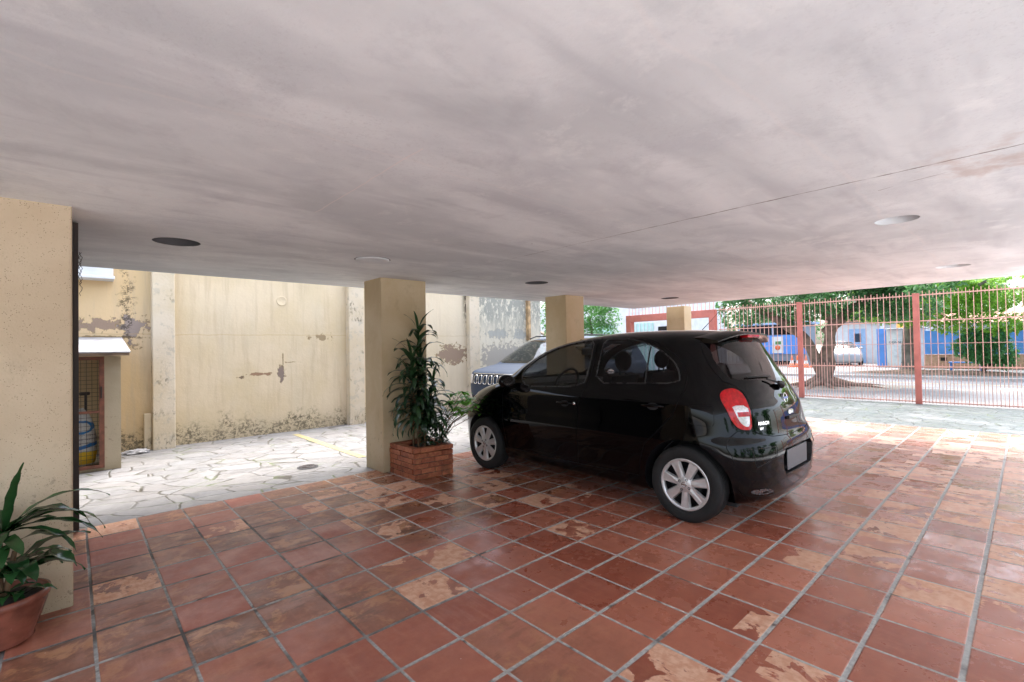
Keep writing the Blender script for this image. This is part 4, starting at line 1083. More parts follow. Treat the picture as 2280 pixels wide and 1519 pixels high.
for f in F_:
    cx = sum(V_[i].x for i in f)/3; cy = sum(V_[i].y for i in f)/3
    if all(math.hypot(cx-h[0], cy-h[1]) > h[2]*.99 for h in holes): fs.append(tuple(f)[::-1])
cb.add([(p.x, p.y, CZ) for p in V_], fs)
cb.build('ceiling', M_ceil, bld, fix=False)
fc = MB(); fc.box(sx0, sx1, sy0, sy1, CZ+.30, CZ+.42); fc.add([(sx0, sy0, CZ), (sx1, sy0, CZ), (sx1, sy1, CZ), (sx0, sy1, CZ), (sx0, sy0, CZ+.30), (sx1, sy0, CZ+.30), (sx1, sy1, CZ+.30), (sx0, sy1, CZ+.30)], [(0, 1, 5, 4), (1, 2, 6, 5), (2, 3, 7, 6), (3, 0, 4, 7)])
fc.build('slab_edge', M_stucco, bld)
for i, (hx, hy, hr, hd) in enumerate(holes):
    hb = MB(); hb.lathe([(hr, CZ), (hr, CZ+hd), (.001, CZ+hd)], c=(hx, hy, 0), seg=48)
    if i in (1, 2): pass
    hb.lathe([(.035, CZ+hd-.005), (.035, CZ+hd-.05), (.02, CZ+hd-.055), (.001, CZ+hd-.055)], c=(hx, hy, 0), seg=16, mi=1)
    hb.build('light_recess', [M_ceil if i in (3, 4) else M_recess, M_drk], bld, fix=False)
cp = MB(); cp.lathe([(.160, CZ-.0015), (.150, CZ-.0016)], c=(2.03, 4.07, 0), seg=48, mi=1); cp.lathe([(.151, CZ-.002), (.150, CZ-.010), (.12, CZ-.013), (.001, CZ-.014)], c=(2.03, 4.07, 0), seg=48); setp(cp.build('light_cover', [M_ceil, M_recess], bld), 'round blank cover closing a light opening in the ceiling')
def pillar(x0, x1, y0, y1, mat, label):
    pb = MB(); bm = bmesh.new(); bmesh.ops.create_cube(bm, size=1)
    for w in bm.verts: w.co = Vector(((x0+x1)/2+w.co.x*(x1-x0), (y0+y1)/2+w.co.y*(y1-y0), CZ/2+w.co.z*CZ))
    bmesh.ops.bevel(bm, geom=[e for e in bm.edges if abs(e.verts[0].co.z-e.verts[1].co.z) > 1], offset=.012, segments=3, affect='EDGES', profile=.5)
    pb.addbm(bm); return setp(pb.build('pillar', mat, bld), label)
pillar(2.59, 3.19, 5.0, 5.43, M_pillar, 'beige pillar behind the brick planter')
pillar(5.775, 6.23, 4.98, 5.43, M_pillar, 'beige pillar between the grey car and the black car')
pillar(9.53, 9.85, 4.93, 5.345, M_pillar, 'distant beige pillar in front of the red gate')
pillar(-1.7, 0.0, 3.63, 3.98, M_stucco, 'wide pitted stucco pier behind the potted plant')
pillar(-2.4, -.03, 3.985, 7.35, M_stucco2, 'deep side wall of the stair core behind the pier')  # out of view, added and darkened to keep the car's side reflections black
# small cable bits at the top of the dark frame
gt = MB(); gt.box(.003, .028, 3.99, 5.12, .50, 2.215); gt.box(.0, .036, 5.12, 5.20, .004, 2.22)
gate_o = gt.build('steel_gate', M_drk); setp(gate_o, 'dark brown steel gate leaf folded back beside the stucco pier', 'gate')
cbm = MB(); rng = random.Random(4)
for j in range(3):
    cbm.tube([(.04+.01*math.sin(i*1.7+j*2)+.005*j, 5.16-.02*j, 2.22-.022*i) for i in range(9+4*j)], .0022, 5)
setp(cbm.build('loose_cable', M_drk), 'thin loose wire dangling from the ceiling by the dark gate post', 'cable')

# ================================================================== yellow boundary wall
wl = empty('boundary_wall', (0, 8.9, 0), 0, 'tall yellow plaster wall, stained with mildew and peeling, behind the stone paving', 'wall')
def part(mb, name, mat, root, **k):
    o = mb.build(name, mat, root, **k); o.matrix_parent_inverse = Matrix.Translation(-root.location) if root.rotation_euler.z == 0 else root.matrix_world.inverted(); return o
w1 = MB(); w1.box(-6, 9.27, 8.9, 9.1, -.1, 3.3); part(w1, 'wall_face', M_wall, wl)
for x0, x1, yy in ((.86, 1.135, 8.70), (3.86, 4.16, 8.74), (6.76, 7.06, 8.76)):
    w = MB(); w.box(x0, x1, yy, 8.898, -.1, 3.3, bev=.012); part(w, 'pilaster', M_pil, wl)
w = MB(); w.box(8.72, 8.80, 8.80, 8.899, 1.6, 3.3); part(w, 'drain_pipe', simple('rusty stained pipe', (.45, .30, .16), .8, var=.4, scale=6), wl)
w = MB(); w.box(.765, .855, 8.78, 8.899, -.1, .53, bev=.01); part(w, 'pipe_casing', M_pil, wl)
w = MB(); w.lathe([(.085, 8.899), (.085, 8.893), (.078, 8.890), (.072, 8.893), (.001, 8.894)], c=(2.71, 0, 2.30), axis='y', seg=32); part(w, 'blanking_plate', M_wall, wl)
wb = MB(); wb.box(-.5, .42, 8.62, 8.90, 2.50, 2.95, bev=.01); wb.box(-.52, .435, 8.60, 8.90, 2.455, 2.498, bev=.006)
setp(wb.build('air_vent_box', M_white), 'white boxed vent fixed high on the yellow wall above the storage hutch', 'vent box')
rb = MB(); bm = bmesh.new(); bmesh.ops.create_icosphere(bm, subdivisions=3, radius=1)
for v in bm.verts: v.co = Vector((v.co.x*.16, v.co.y*.10, v.co.z*.045))*(1+.35*mnoise.noise(v.co*3))
rb.addbm(bm, 0, False, Matrix.Translation((.66, 8.62, .012))); setp(rb.build('rubble_heap', simple('broken plaster', (.28, .28, .29), .9, var=.4, scale=25, bump=.8)), 'small heap of pale broken plaster at the foot of the yellow wall', 'rubble')

# storage hutch against the wall, with a mesh door
ht = empty('storage_hutch', (0, 7.65, 0), 0, 'low plastered storage hutch with sloping white roof and brown mesh door', 'storage hutch')
M_hut = mat_stucco('cream plaster', (.42, .35, .24), (.46, .39, .28))
w = MB(); w.box(.285, .44, 7.66, 8.88, 0, 1.385);  w.box(-.548, .283, 7.66, 8.598, 0, .03); part(w, 'hutch_wall', M_hut, ht)
w = MB(); w.prism([(7.52, 1.39), (7.52, 1.425), (8.89, 1.635), (8.89, 1.60)], -1.0, .515, 'yz'); part(w, 'roof_slab', simple('brown roof edge', (.30, .22, .16), .8, var=.3), ht)
w = MB(); w.prism([(7.50, 1.424), (7.50, 1.440), (8.89, 1.655), (8.89, 1.638)], -1.01, .525, 'yz'); part(w, 'roof_sheet', simple('white weathered roof', (.30, .30, .31), .7, var=.3, scale=6), ht)
w = MB()
for x0, x1 in ((-.545, -.50), (.235, .283)): w.box(x0, x1, 7.640, 7.675, .035, 1.38)
w.box(-.50, .235, 7.642, 7.673, .035, .075); w.box(-.50, .235, 7.642, 7.673, 1.34, 1.38); w.box(-.50, .235, 7.645, 7.670, .70, .73)
dor = part(w, 'mesh_door', M_rust, ht)
w = MB()
for i in range(15): x = -.48+.05*i; w.tube([(x, 7.655, .075), (x, 7.655, 1.34)], .0022, 4)
for i in range(25): z = .10+.05*i; w.tube([(-.50, 7.652, z), (.235, 7.652, z)], .0022, 4)
o = w.build('wire_mesh', M_wire); o.parent = dor; o.matrix_parent_inverse = dor.matrix_world.inverted()
w = MB(); w.box(.248, .262, 7.615, 7.64, .88, 1.02, bev=.003); o = w.build('latch', M_drk); o.parent = dor

# sack, tool in the hutch
def mat_sack():
    k = NT('printed feed sack'); p = k.pos(); x, y, z = k.xyz(p); n = k.noise(p, 14, 4)
    c = k.mix(k.ramp(n, .3, .7), (.60, .60, .58), (.72, .72, .70))
    zz = k.math('ADD', z, k.math('MULTIPLY', k.math('SUBTRACT', n, .5), .03))
    c = k.mix(k.math('MULTIPLY', k.math('GREATER_THAN', zz, .07), k.math('LESS_THAN', zz, .22)), c, (.80, .52, .02))
    bx = k.math('ADD', zz, k.math('MULTIPLY', x, -.25))
    c = k.mix(k.math('MULTIPLY', k.math('GREATER_THAN', bx, .235), k.math('LESS_THAN', bx, .275)), c, (.02, .18, .50))
    q = k.comb(x, z, 0.0); big = k.mask(q, (.07, .52), (.125, .082), n, .06, .04); sm = k.mask(q, (.07, .52), (.095, .056), n, .06, .04)
    c = k.mix(k.math('SUBTRACT', big, sm, clamp=True), c, (.02, .20, .50))
    ln = k.math('MULTIPLY', k.math('LESS_THAN', k.math('FRACT', k.math('MULTIPLY', z, 22)), .35), k.math('MULTIPLY', k.math('GREATER_THAN', z, .30), k.math('LESS_THAN', z, .42)))
    c = k.mix(k.math('MULTIPLY', ln, k.ramp(k.noise(k.mapping(p, scale=(1, 1, .2)), 60, 3), .45, .55, 0, .7)), c, (.15, .17, .22))
    k.bsdf(c, .6, 0, k.bump(k.noise(p, 11, 4), .6, .02)); return k.m
sk = MB(); prof = [(.001, .035), (.13, .035), (.165, .08), (.17, .2), (.165, .4), (.15, .55), (.11, .66), (.055, .73), (.001, .735)]
sk.lathe(prof, c=(0, 0, 0), seg=36); sk.v = [(.03+x*1.15*(1+.12*mnoise.noise(Vector((x*8, y*8, z*6)))), 7.95+y*.8, z*(1+.06*mnoise.noise(Vector((x*9, y*9, 0))))) for x, y, z in sk.v]
setp(sk.build('feed_sack', mat_sack()), 'white woven sack printed with blue oval and yellow base, behind the mesh door', 'sack')
tl = MB(); tl.tube([(.12, 8.1, .05), (.12, 8.05, .92)], .014, 8); tl.box(.06, .16, 8.02, 8.08, .90, .94, bev=.008); setp(tl.build('garden_tool', M_drk), 'dark tool handle standing behind the sack in the hutch', 'tool')

# ================================================================== brick planter and its plants
pln = empty('brick_planter', (2.95, 4.72, 0), R(3.0), 'square brick planter box at the foot of the beige pillar', 'planter')
# outline measured on the floor: corners (2.70,5.0) (2.68,4.46) (3.10,4.33) (3.19,4.98)
poly = [(2.665, 4.985), (2.665, 4.455), (3.13, 4.40), (3.20, 4.985)]
def ring_wall(name, poly, t, z0, z1, mat, root):
    n = len(poly); cx = sum(p[0] for p in poly)/n; cy = sum(p[1] for p in poly)/n
    inn = [(cx+(x-cx)*(1-t/.26), cy+(y-cy)*(1-t/.26)) for x, y in poly]
    vs = [(x, y, z0) for x, y in poly]+[(x, y, z1) for x, y in poly]+[(x, y, z1) for x, y in inn]+[(x, y, z1-.06) for x, y in inn]
    fs = []
    for i in range(n):
        j = (i+1) % n; fs += [(i, j, n+j, n+i), (n+i, n+j, 2*n+j, 2*n+i), (2*n+i, 2*n+j, 3*n+j, 3*n+i)]
    fs.append([3*n+i for i in range(n)])
    mb = MB(); mb.add([(x-root.location.x, y-root.location.y, z) for x, y, z in vs], fs); o = mb.build(name, mat, root); return o
pln.rotation_euler = (0, 0, 0)
# courses of separate bricks so that the faces and corners are uneven
rng = random.Random(11); bk = MB(); H0 = .335; nr = 6; rh = H0/nr
cs = [(x-2.95, y-4.72) for x, y in poly]
for r_ in range(nr):
    for e in range(4):
        a = Vector(cs[e]); b = Vector(cs[(e+1) % 4]); L = (b-a).length; d = (b-a)/L; nrm = Vector((d.y, -d.x))
        if nrm.dot((a+b)/2) < 0: nrm = -nrm
        pos_ = -.0 if (r_+e) % 2 else -.085
        while pos_ < L:
            s0 = max(pos_, 0.0)+.003; s1 = min(pos_+.165, L)-.003; pos_ += .165
            if s1-s0 < .03: continue
            o1 = rng.uniform(-.003, .004); q0 = a+d*s0; q1 = a+d*s1; z0 = r_*rh+.003+rng.uniform(0, .002); z1 = (r_+1)*rh-.003-rng.uniform(0, .002)
            P4 = [q0+nrm*o1, q1+nrm*(o1+rng.uniform(-.002, .002)), q1-nrm*.075, q0-nrm*.075]
            vs = [(p.x, p.y, z) for z in (z0, z1) for p in P4]
            bk.add(vs, [(0, 1, 2, 3), (4, 5, 6, 7), (0, 1, 5, 4), (1, 2, 6, 5), (2, 3, 7, 6), (3, 0, 4, 7)])
kk = NT('loose planter bricks'); p_ = kk.objc(); isl = kk.n('ShaderNodeNewGeometry').outputs['Random Per Island']
c_ = kk.mix(isl, (.25, .065, .033), (.40, .13, .065)); c_ = kk.mix(kk.ramp(kk.noise(p_, 28, 5, .7), .45, .7, 0, .5), c_, (.60, .28, .12)); c_ = kk.mix(kk.ramp(kk.noise(p_, 9, 4), .52, .72, 0, .55), c_, (.10, .04, .025))
kk.bsdf(c_, .55, 0, kk.bump(kk.noise(p_, 50, 5), .6, .005), .4)
bk.build('brick_courses', kk.m, pln)
mi_ = [(x-(1 if x > 0 else -1)*.008, y-(1 if y > 0 else -1)*.008) for x, y in cs]; mo = MB(); mo.prism([(x, y) for x, y in mi_], 0.001, .25, 'xy'); mo.build('mortar', simple('dark mortar', (.10, .075, .06), .9, var=.3, scale=20, bump=.4), pln)
so = MB(); so.prism([(x*.8, y*.8) for x, y in cs], .25, .285, 'xy'); so.build('soil', M_soil, pln)

rng = random.Random(21)
dp = empty('cane_plant', (2.93, 4.80, .28), 0, 'tall dark green cane plant with drooping strap leaves growing from the brick planter', 'plant')
st = MB(); canes = [((0, 0), (.03, .02), 1.32), ((.07, -.05), (.0, -.07), .98), ((-.03, -.06), (-.12, -.06), .80), ((.08, .03), (.20, -.02), .72), ((.02, -.10), (.05, -.16), .42), ((-.05, .02), (-.10, -.05), 1.0)]
lv = MB()
for ci, ((bx, by), (tx, ty), h) in enumerate(canes):
    st.tube([(bx, by, 0), (bx*.7+tx*.3, by*.7+ty*.3, h*.5), (tx, ty, h)], [.013, .011, .007], 8)
    nl = int(11+h*20)
    for i in range(nl):
        t = i/nl; z = h*(.30+.70*t) if h > .5 else h*(.45+.55*t)
        az = i*2.4+rng.uniform(-.4, .4); x = bx+(tx-bx)*z/h; y = by+(ty-by)*z/h
        if math.sin(az) > .75 and rng.random() < .6: az = -az
        el = .55+.35*t**2+rng.uniform(-.35, .35); L = rng.uniform(.30, .46)*(1.0-.15*t)
        strap_leaf(lv, (x, y, z), az, el, L, rng.uniform(.058, .082), 2.6-.7*t+rng.uniform(-.5, .4), rng, 8, 0, rng.uniform(-.5, .5))
    for i in range(5): strap_leaf(lv, (tx, ty, h), i*1.3+ci, 1.15+rng.uniform(-.15, .2), rng.uniform(.24, .36), .036, .9, rng, 7)
st.build('cane', M_stem, dp); lv.build('leaves', M_leafd, dp, fix=False)
um = empty('umbrella_plant', (3.06, 4.60, .28), 0, 'small bright green umbrella plant leaning out of the brick planter towards the black car', 'plant')
st = MB(); lv = MB(); tops = [(.30, -.04, .50), (.42, -.10, .40), (.22, .02, .58), (.50, -.02, .38), (.36, .06, .47), (.26, -.12, .38), (.14, -.06, .50), (.40, .02, .54), (.56, -.08, .34), (.18, -.14, .44), (.47, -.16, .45), (.28, .02, .40), (.36, -.14, .52), (.48, .04, .46), (.20, -.04, .36), (.34, -.04, .60), (.52, -.12, .42)]
for (tx, ty, tz) in tops:
    st.tube([(0, 0, 0), (tx*.35, ty*.4, tz*.6), (tx, ty, tz)], [.006, .004, .003], 6); n = rng.randint(7, 9)
    for j in range(n): strap_leaf(lv, (tx, ty, tz), j*6.283/n+rng.uniform(-.15, .15), rng.uniform(-.25, .25), rng.uniform(.09, .125), .056, .5, rng, 5, 0, 0, .15)
st.build('stem', M_stem, um); lv.build('leaves', M_leafs, um, fix=False)
sb = empty('leafy_groundcover_plant', (3.03, 4.66, .28), 0, 'low bushy dark plant with rounded leaves filling the right side of the brick planter', 'plant')
lv = MB()
for i in range(190):
    a = rng.uniform(0, 6.28); r_ = rng.uniform(0, .17); z = rng.uniform(-.03, .30); strap_leaf(lv, (r_*math.cos(a)+.02, r_*math.sin(a)-.03, z), a+rng.uniform(-.8, .8), rng.uniform(-.3, .8), rng.uniform(.06, .12), rng.uniform(.03, .05), rng.uniform(.5, 1.6), rng, 5, 0, 0, .2)
lv.build('leaves', M_leafd, sb, fix=False)

# potted plant in front of the stucco pier
pt = empty('plant_pot', (-.262, 3.415, 0), 0, 'round reddish clay pot standing at the foot of the stucco pier', 'pot')
pb = MB(); pb.lathe([(r_, h_*.86) for r_, h_ in [(.001, .004), (.112, .004), (.122, .014), (.120, .03), (.126, .05), (.150, .13), (.168, .20), (.170, .225), (.178, .232), (.182, .250), (.178, .268), (.166, .272), (.156, .262), (.152, .235), (.001, .234)]], seg=64); pb.build('pot_body', M_pot, pt)
sb_ = MB(); sb_.lathe([(.150, .204), (.08, .212), (.001, .216)], seg=24); sb_.build('soil', M_soil, pt)
dr_ = empty('strap_leaf_plant', (-.262, 3.415, .21), 0, 'glossy green strap leaf plant growing in the clay pot', 'plant')
rng = random.Random(5); st = MB(); lv = MB()
for (tx, ty, h) in ((.0, -.01, .34), (-.09, .02, .28), (.05, .0, .22)): st.tube([(tx*.3, ty, 0), (tx, ty, h)], [.014, .010], 8)
for i in range(38):
    c = [(.0, -.01, .34), (-.09, .02, .28), (.05, .0, .22)][i % 3]; az = i*2.4+rng.uniform(-.3, .3)
    if math.sin(az) > .35: az = -az*.6-.4
    z = c[2]*rng.uniform(.35, 1.02); up_ = z/c[2]
    strap_leaf(lv, (c[0], c[1], z), az, .25+.75*up_+rng.uniform(-.25, .25), rng.uniform(.22, .36), rng.uniform(.078, .105), rng.uniform(1.2, 2.2), rng, 11, 0, rng.uniform(-.4, .4), .22)
for az, el, L, W, dd in ((-.15, .95, .46, .056, 1.75), (.0, .55, .44, .060, 1.9), (-.25, .35, .42, .066, 1.5), (-.1, .75, .40, .062, 2.3), (-.5, 0.2, .36, .05, 1.5), (-.9, 1.42, .36, .055, .35), (2.8, 1.15, .32, .055, .6), (3.4, .8, .36, .055, 1.3)): strap_leaf(lv, (.02, -.01, .32), az, el, L, W, dd, rng, 14, 0, rng.uniform(-.2, .2), .25)
for i in range(8): strap_leaf(lv, (rng.uniform(-.05, .09), rng.uniform(-.06, .02), .01), rng.uniform(-2.5, .5), rng.uniform(.3, .9), rng.uniform(.12, .18), .045, 1.3, rng, 8)
st.build('cane', M_stem, dr_); lv.build('leaves', M_leafp, dr_, fix=False)

# ================================================================== cars
build_hatchback((4.333, 1.27, 0), 0, MT, 'shiny black five door hatchback parked on the terracotta tiles')
build_suv((10.25, 6.98, 0), R(90), MT, 'blue grey sport utility car with slotted chrome grille parked by the peeling wall')

# ================================================================== fence
fn = empty('iron_fence', (13.76, 0, 0), 0, 'salmon red iron bar fence with square posts along the pavement', 'fence')
posts = [1.672+2.306*i for i in range(-3, 3)]
for y in posts[:-1] if False else posts:
    if y > 6.1: continue
    p = MB(); p.box(-.05, .05, y-.055, y+.055, 0, 2.43, bev=.006); p.box(-.055, .055, y-.06, y+.06, 2.43, 2.445, bev=.003); o = p.build('post', M_red, fn)
ys = sorted([y for y in posts if y < 6.1]+[6.13])
for a, b in zip(ys[:-1], ys[1:]):
    p = MB(); x = 0; y0, y1 = a+.055, b-.055
    for z in (.05, .82, 1.83, 2.40): p.box(-.008, .008, y0, y1, z-.012, z+.012)
    p.box(-.004, .004, y0, y1, 1.325, 1.335)
    n = 19; stp = (y1-y0)/n
    for i in range(n):
        yy = y0+stp*(i+.5); p.box(-.0060+.010, .0060+.010, yy-.0060, yy+.0060, .02, 2.495)
        if i: ym = y0+stp*i; p.box(.005, .014, ym-.0042, ym+.0042, .02, .895); p.box(.005, .014, ym-.0042, ym+.0042, 2.34, 2.45)
    p.build('bar_panel', M_redl, fn)
gr = empty('gate_frame', (13.76, 6.15, 0), 0, 'heavy salmon red gate portal with a flat beam, at the far corner of the yard', 'gate')
p = MB(); p.box(-.1, .1, 0, .17, 0, 2.42, bev=.008); p.build('jamb', M_red, gr)
p = MB(); p.box(-.1, .1, 2.80, 3.0, 0, 2.42, bev=.008); p.build('jamb', M_red, gr)
p = MB(); p.box(-.098, .098, .17, 2.80, 2.20, 2.42, bev=.008); p.build('beam', M_red, gr)
p = MB()
for i in range(24): y = .05+.125*i; p.box(-.007, .007, y-.007, y+.007, 2.422, 2.78)
p.build('spikes', M_redl, gr)

# ================================================================== street side
def tree(name, loc, label, trunk, limbs, crown, nleaf, size, Mb, Ml, seed, group=None, roots=()):
    rng = random.Random(seed); t = empty(name, loc, 0, label, 'tree' if 'tree' in name else 'bush', group)
    if trunk: tm = bumpy(*trunk, rng=rng, seg=18, amp=.12); tm.build('trunk', Mb, t)
    for L in limbs: bumpy(*L, rng=rng, seg=12, amp=.10).build('limb', Mb, t)
    if roots:
        rm = MB()
        for L in roots:
            b = bumpy(*L, rng=rng, seg=8, amp=.10, sub=4); rm.add(b.v, b.f, 0, True)
        rm.build('roots', Mb, t)
    leaf_cloud(crown, nleaf, size, rng).build('crown', Ml, t, fix=False)
    return t
rg = random.Random(8)
roots = []
for i in range(13):
    a = i*.483+rg.uniform(-.1, .1); L = rg.uniform(.7, 1.5); p0 = (.25*math.cos(a), .25*math.sin(a), .16)
    roots.append(([p0, (.5*L*math.cos(a), .5*L*math.sin(a), .06), (L*math.cos(a+.25), L*math.sin(a+.25), .0), (1.35*L*math.cos(a+.3), 1.35*L*math.sin(a+.3), -.05)], [.14, .075, .05, .02]))
cr1 = []
for i in range(46):
    a = rg.uniform(0, 6.28); r_ = rg.uniform(.2, 3.3); cr1.append((r_*math.cos(a)*.8, r_*math.sin(a), rg.uniform(2.55, 4.6)-.05*r_, rg.uniform(.5, .9), rg.uniform(.5, .95), rg.uniform(.3, .55)))
cr1 += [(-.4, 2.0, 2.35, .5, .6, .3), (-.2, 2.8, 2.25, .45, .5, .35), (0, -.9, 2.35, .5, .6, .35), (.2, -1.7, 2.3, .5, .7, .35), (-.3, .6, 2.2, .4, .45, .25)]
tree('fig_tree', (17.85, 4.46, 0), 'dark leafy fig tree with spreading roots and forked trunk just outside the fence',
     ([(0, 0, -.1), (0, 0, .35), (.02, -.06, .9), (0, -.14, 1.45), (-.02, -.2, 1.9)], [.42, .25, .185, .16, .15]),
     [([(0, .08, .45), (-.05, .38, 1.25), (-.05, .75, 1.75), (-.1, 1.25, 2.15), (-.1, 2.0, 2.65), (0, 2.7, 3.1)], [.19, .165, .15, .14, .12, .08]),
      ([(0, -.15, 1.5), (.05, -.25, 2.1), (.1, .05, 2.9), (.1, .1, 3.7)], [.16, .15, .13, .09]),
      ([(0, 0, 1.7), (.1, -.7, 2.4), (.15, -1.5, 3.0)], [.17, .13, .07]),
      ([(.1, .0, 2.2), (-.6, -.3, 2.9), (-1.2, -.4, 3.5)], [.13, .10, .05])],
     cr1, 26000, .15, M_bark, M_lt1, 3, roots=roots)
dirt = MB(); bm = bmesh.new(); bmesh.ops.create_grid(bm, x_segments=40, y_segments=40, size=1)
for v in bm.verts: r_ = v.co.length; v.co = Vector((v.co.x*1.6, v.co.y*2.0, -.012+max(0, 1-r_)*.06*(1+mnoise.noise(v.co*4))))
dirt.addbm(bm, 0, True, Matrix.Translation((17.85, 4.3, 0))); setp(dirt.build('tree_pit_soil', M_ground, fix=False), 'bare brown soil round the roots of the fig tree', kind='structure')
cr2 = []
for i in range(40):
    a = rg.uniform(0, 6.28); r_ = rg.uniform(.2, 4.3); cr2.append((r_*math.cos(a)*.8, r_*math.sin(a)-1.6, rg.uniform(2.9, 6.4)-.07*r_, rg.uniform(.7, 1.2), rg.uniform(.8, 1.4), rg.uniform(.3, .5)))
cr2 += [(-1.6, .6, 2.5, .7, .9, .35), (-1.6, -.6, 2.3, .7, .9, .35), (-1.5, 1.8, 2.8, .7, .9, .4), (-1.8, -1.2, 3.2, .8, 1.1, .5), (-1.8, .6, 3.4, .8, 1.1, .5), (-.6, 1.2, 2.7, .8, .9, .4), (-.8, 2.4, 2.9, .8, .9, .4), (-1.2, -1.6, 2.0, .8, .8, .3), (-1.4, -3.0, 1.9, .8, .8, .3), (-1.4, -4.4, 1.9, .8, .9, .3), (-1, -2.2, 2.9, .9, 1.3, .5), (-1, -4.2, 3.1, .9, 1.3, .5), (-1, -2.2, 2.35, .9, 1.0, .35), (-1, -3.6, 2.1, .9, 1.1, .4), (-.8, -1.0, 2.55, .7, .8, .3), (-1.2, -5.0, 2.3, .9, 1.1, .45)]
tree('shade_tree', (28.1, 3.70, 0), 'lime green spreading tree with straight grey trunk across the street',
     ([(0, 0, -.1), (0, 0, .3), (0, .02, 1.2), (.05, 0, 2.3), (0, -.1, 3.2)], [.42, .27, .23, .22, .18]),
     [([(0, -.1, 2.3), (-.3, -1.2, 3.2), (-.5, -2.6, 3.8)], [.15, .11, .06]), ([(0, 0, 2.4), (0, 1.0, 3.3), (0, 2.2, 4.1)], [.15, .11, .06])],
     cr2, 26000, .20, M_bark2, M_lt2, 4)
tree('round_bush', (27.6, 1.25, 0), 'round dark green bush in front of the brick wall across the street', None, [([(0, 0, 0), (0, 0, .5), (.1, .05, .9)], [.10, .08, .04]), ([(0, 0, .1), (.1, -.3, .5), (.1, -.5, .9)], [.06, .05, .03])],
     [(0, .45, 1.15, .6, .65, .5), (-.2, -.2, 1.5, .6, .65, .5), (0, -.4, .9, .6, .65, .5), (.1, .3, 1.65, .45, .5, .35), (0, -.55, .5, .4, .4, .3), (-.1, .1, .7, .45, .5, .35)], 6500, .15, M_bark, M_lt3, 5)
cr3 = [(rg.uniform(-.9, .9), rg.uniform(-3.2, 3), rg.uniform(2.6, 5.2), rg.uniform(.6, 1), rg.uniform(.7, 1.1), rg.uniform(.4, .6)) for i in range(22)]
tree('street_tree', (19.5, 0, 0) if False else (26.6, -4.6, 0), 'bright green tree farther right along the far pavement', ([(0, 0, -.1), (0, 0, 1.2), (.1, .1, 2.8)], [.28, .2, .15]), [([(0, 0, 2.0), (0, 1.2, 3.2)], [.12, .06]), ([(0, 0, 2.2), (0, -1.2, 3.4)], [.12, .06])], cr3, 12000, .20, M_bark2, M_lt2, 6)
# climber on the neighbour's corner
tree('climber_hedge', (12.3, 9.55, 0), 'dense bright green climber hedge in the far corner behind the black car roof', None, [([(0, 0, 0), (.1, 0, 1.2), (0, .1, 2.4)], [.09, .07, .04])],
     [(x, rg.uniform(-.1, .2), z, .55, .45, .5) for x in (-1.7, -1.1, -.5, .1, .7, 1.0) for z in (.4, .9, 1.4, 1.9, 2.4, 2.9)], 15000, .10, M_bark, M_hedge, 7)

def facade(mb_parts): pass
def txt(body, size, x, y, z, mat, parent, face=-1):
    """lettering on a wall that faces the yard (-X); reads left to right as y falls"""
    Mt = Matrix(((0, 0, -1), (-1, 0, 0), (0, 1, 0))).to_4x4(); Mt.translation = (x, y, z)
    return text_mesh('lettering', body, size, Mt, mat, parent, .004)
# blue kiosk trailer at the left, behind the fig tree
kt = empty('blue_kiosk', (33, 9.2, 0), 0, 'blue panelled street kiosk with window band and white poster, seen left of the fence post', 'kiosk')
def kp(name, x0, x1, y0, y1, z0, z1, mat, root, bev=.01, parent=None):
    w = MB(); w.box(x0-root.location.x, x1-root.location.x, y0-root.location.y, y1-root.location.y, z0, z1, bev=bev); return w.build(name, mat, parent or root)
kp('blue_panel', 33.0, 33.1, 9.2, 13.4, .74, 1.93, M_blue, kt)
kp('body_wall', 33.11, 35.2, 9.3, 13.3, .30, 2.60, M_steelg, kt)
kp('roof', 32.9, 35.4, 9.1, 13.5, 2.62, 2.74, M_blue2, kt)
wn_ = kp('window_band', 33.04, 33.105, 9.5, 13.2, 1.98, 2.58, MT['glass_dark'], kt)
for y in (9.5, 11.1, 13.2): kp('window_frame', 32.99, 33.11, y-.05, y+.05, 1.94, 2.62, M_blue2, kt)
kp('poster', 32.97, 32.995, 10.5, 11.15, .80, 1.85, M_white, kt, .002)
ps = MB(); ps.lathe([(.001, 0), (.16, 0), (.16, .004)], c=(-.045, 1.62, 1.15), axis='x', seg=24); ps.build('round_emblem', M_orange, kt)
pr_ = MB(); pr_.box(-.04, -.032, 1.42, 1.75, 1.35, 1.55); pr_.build('poster_print', M_lt3, kt)
kp('undercarriage', 33.2, 35.0, 9.5, 13.1, .06, .30, MT['dark'], kt)
g_ = MB(); g_.prism([(0, 0), (.0, 1.4), (-.55, .0)], -.05, -.01, 'yz'); g_.build('side_ramp', M_steelg, kt)
# pale house with porch
hs = empty('white_house', (39, 6.2, 0), 0, 'small white house with pale blue door and tiled eave behind the fig tree', 'house')
kp('wall', 39, 43, 3.0, 9.4, 0, 2.75, M_white, hs)
kp('roof', 38.6, 43.4, 2.8, 9.6, 2.76, 3.1, M_roof, hs)
kp('door', 38.95, 38.995, 7.35, 8.35, 0, 2.3, M_blue2, hs); kp('window', 38.95, 38.995, 7.6, 8.0, 1.4, 2.0, MT['glass_dark'], hs); kp('post', 38.6, 38.75, 6.3, 6.5, 0, 2.75, M_white, hs); kp('window', 38.95, 38.995, 5.2, 5.9, .9, 1.4, MT['glass_dark'], hs)
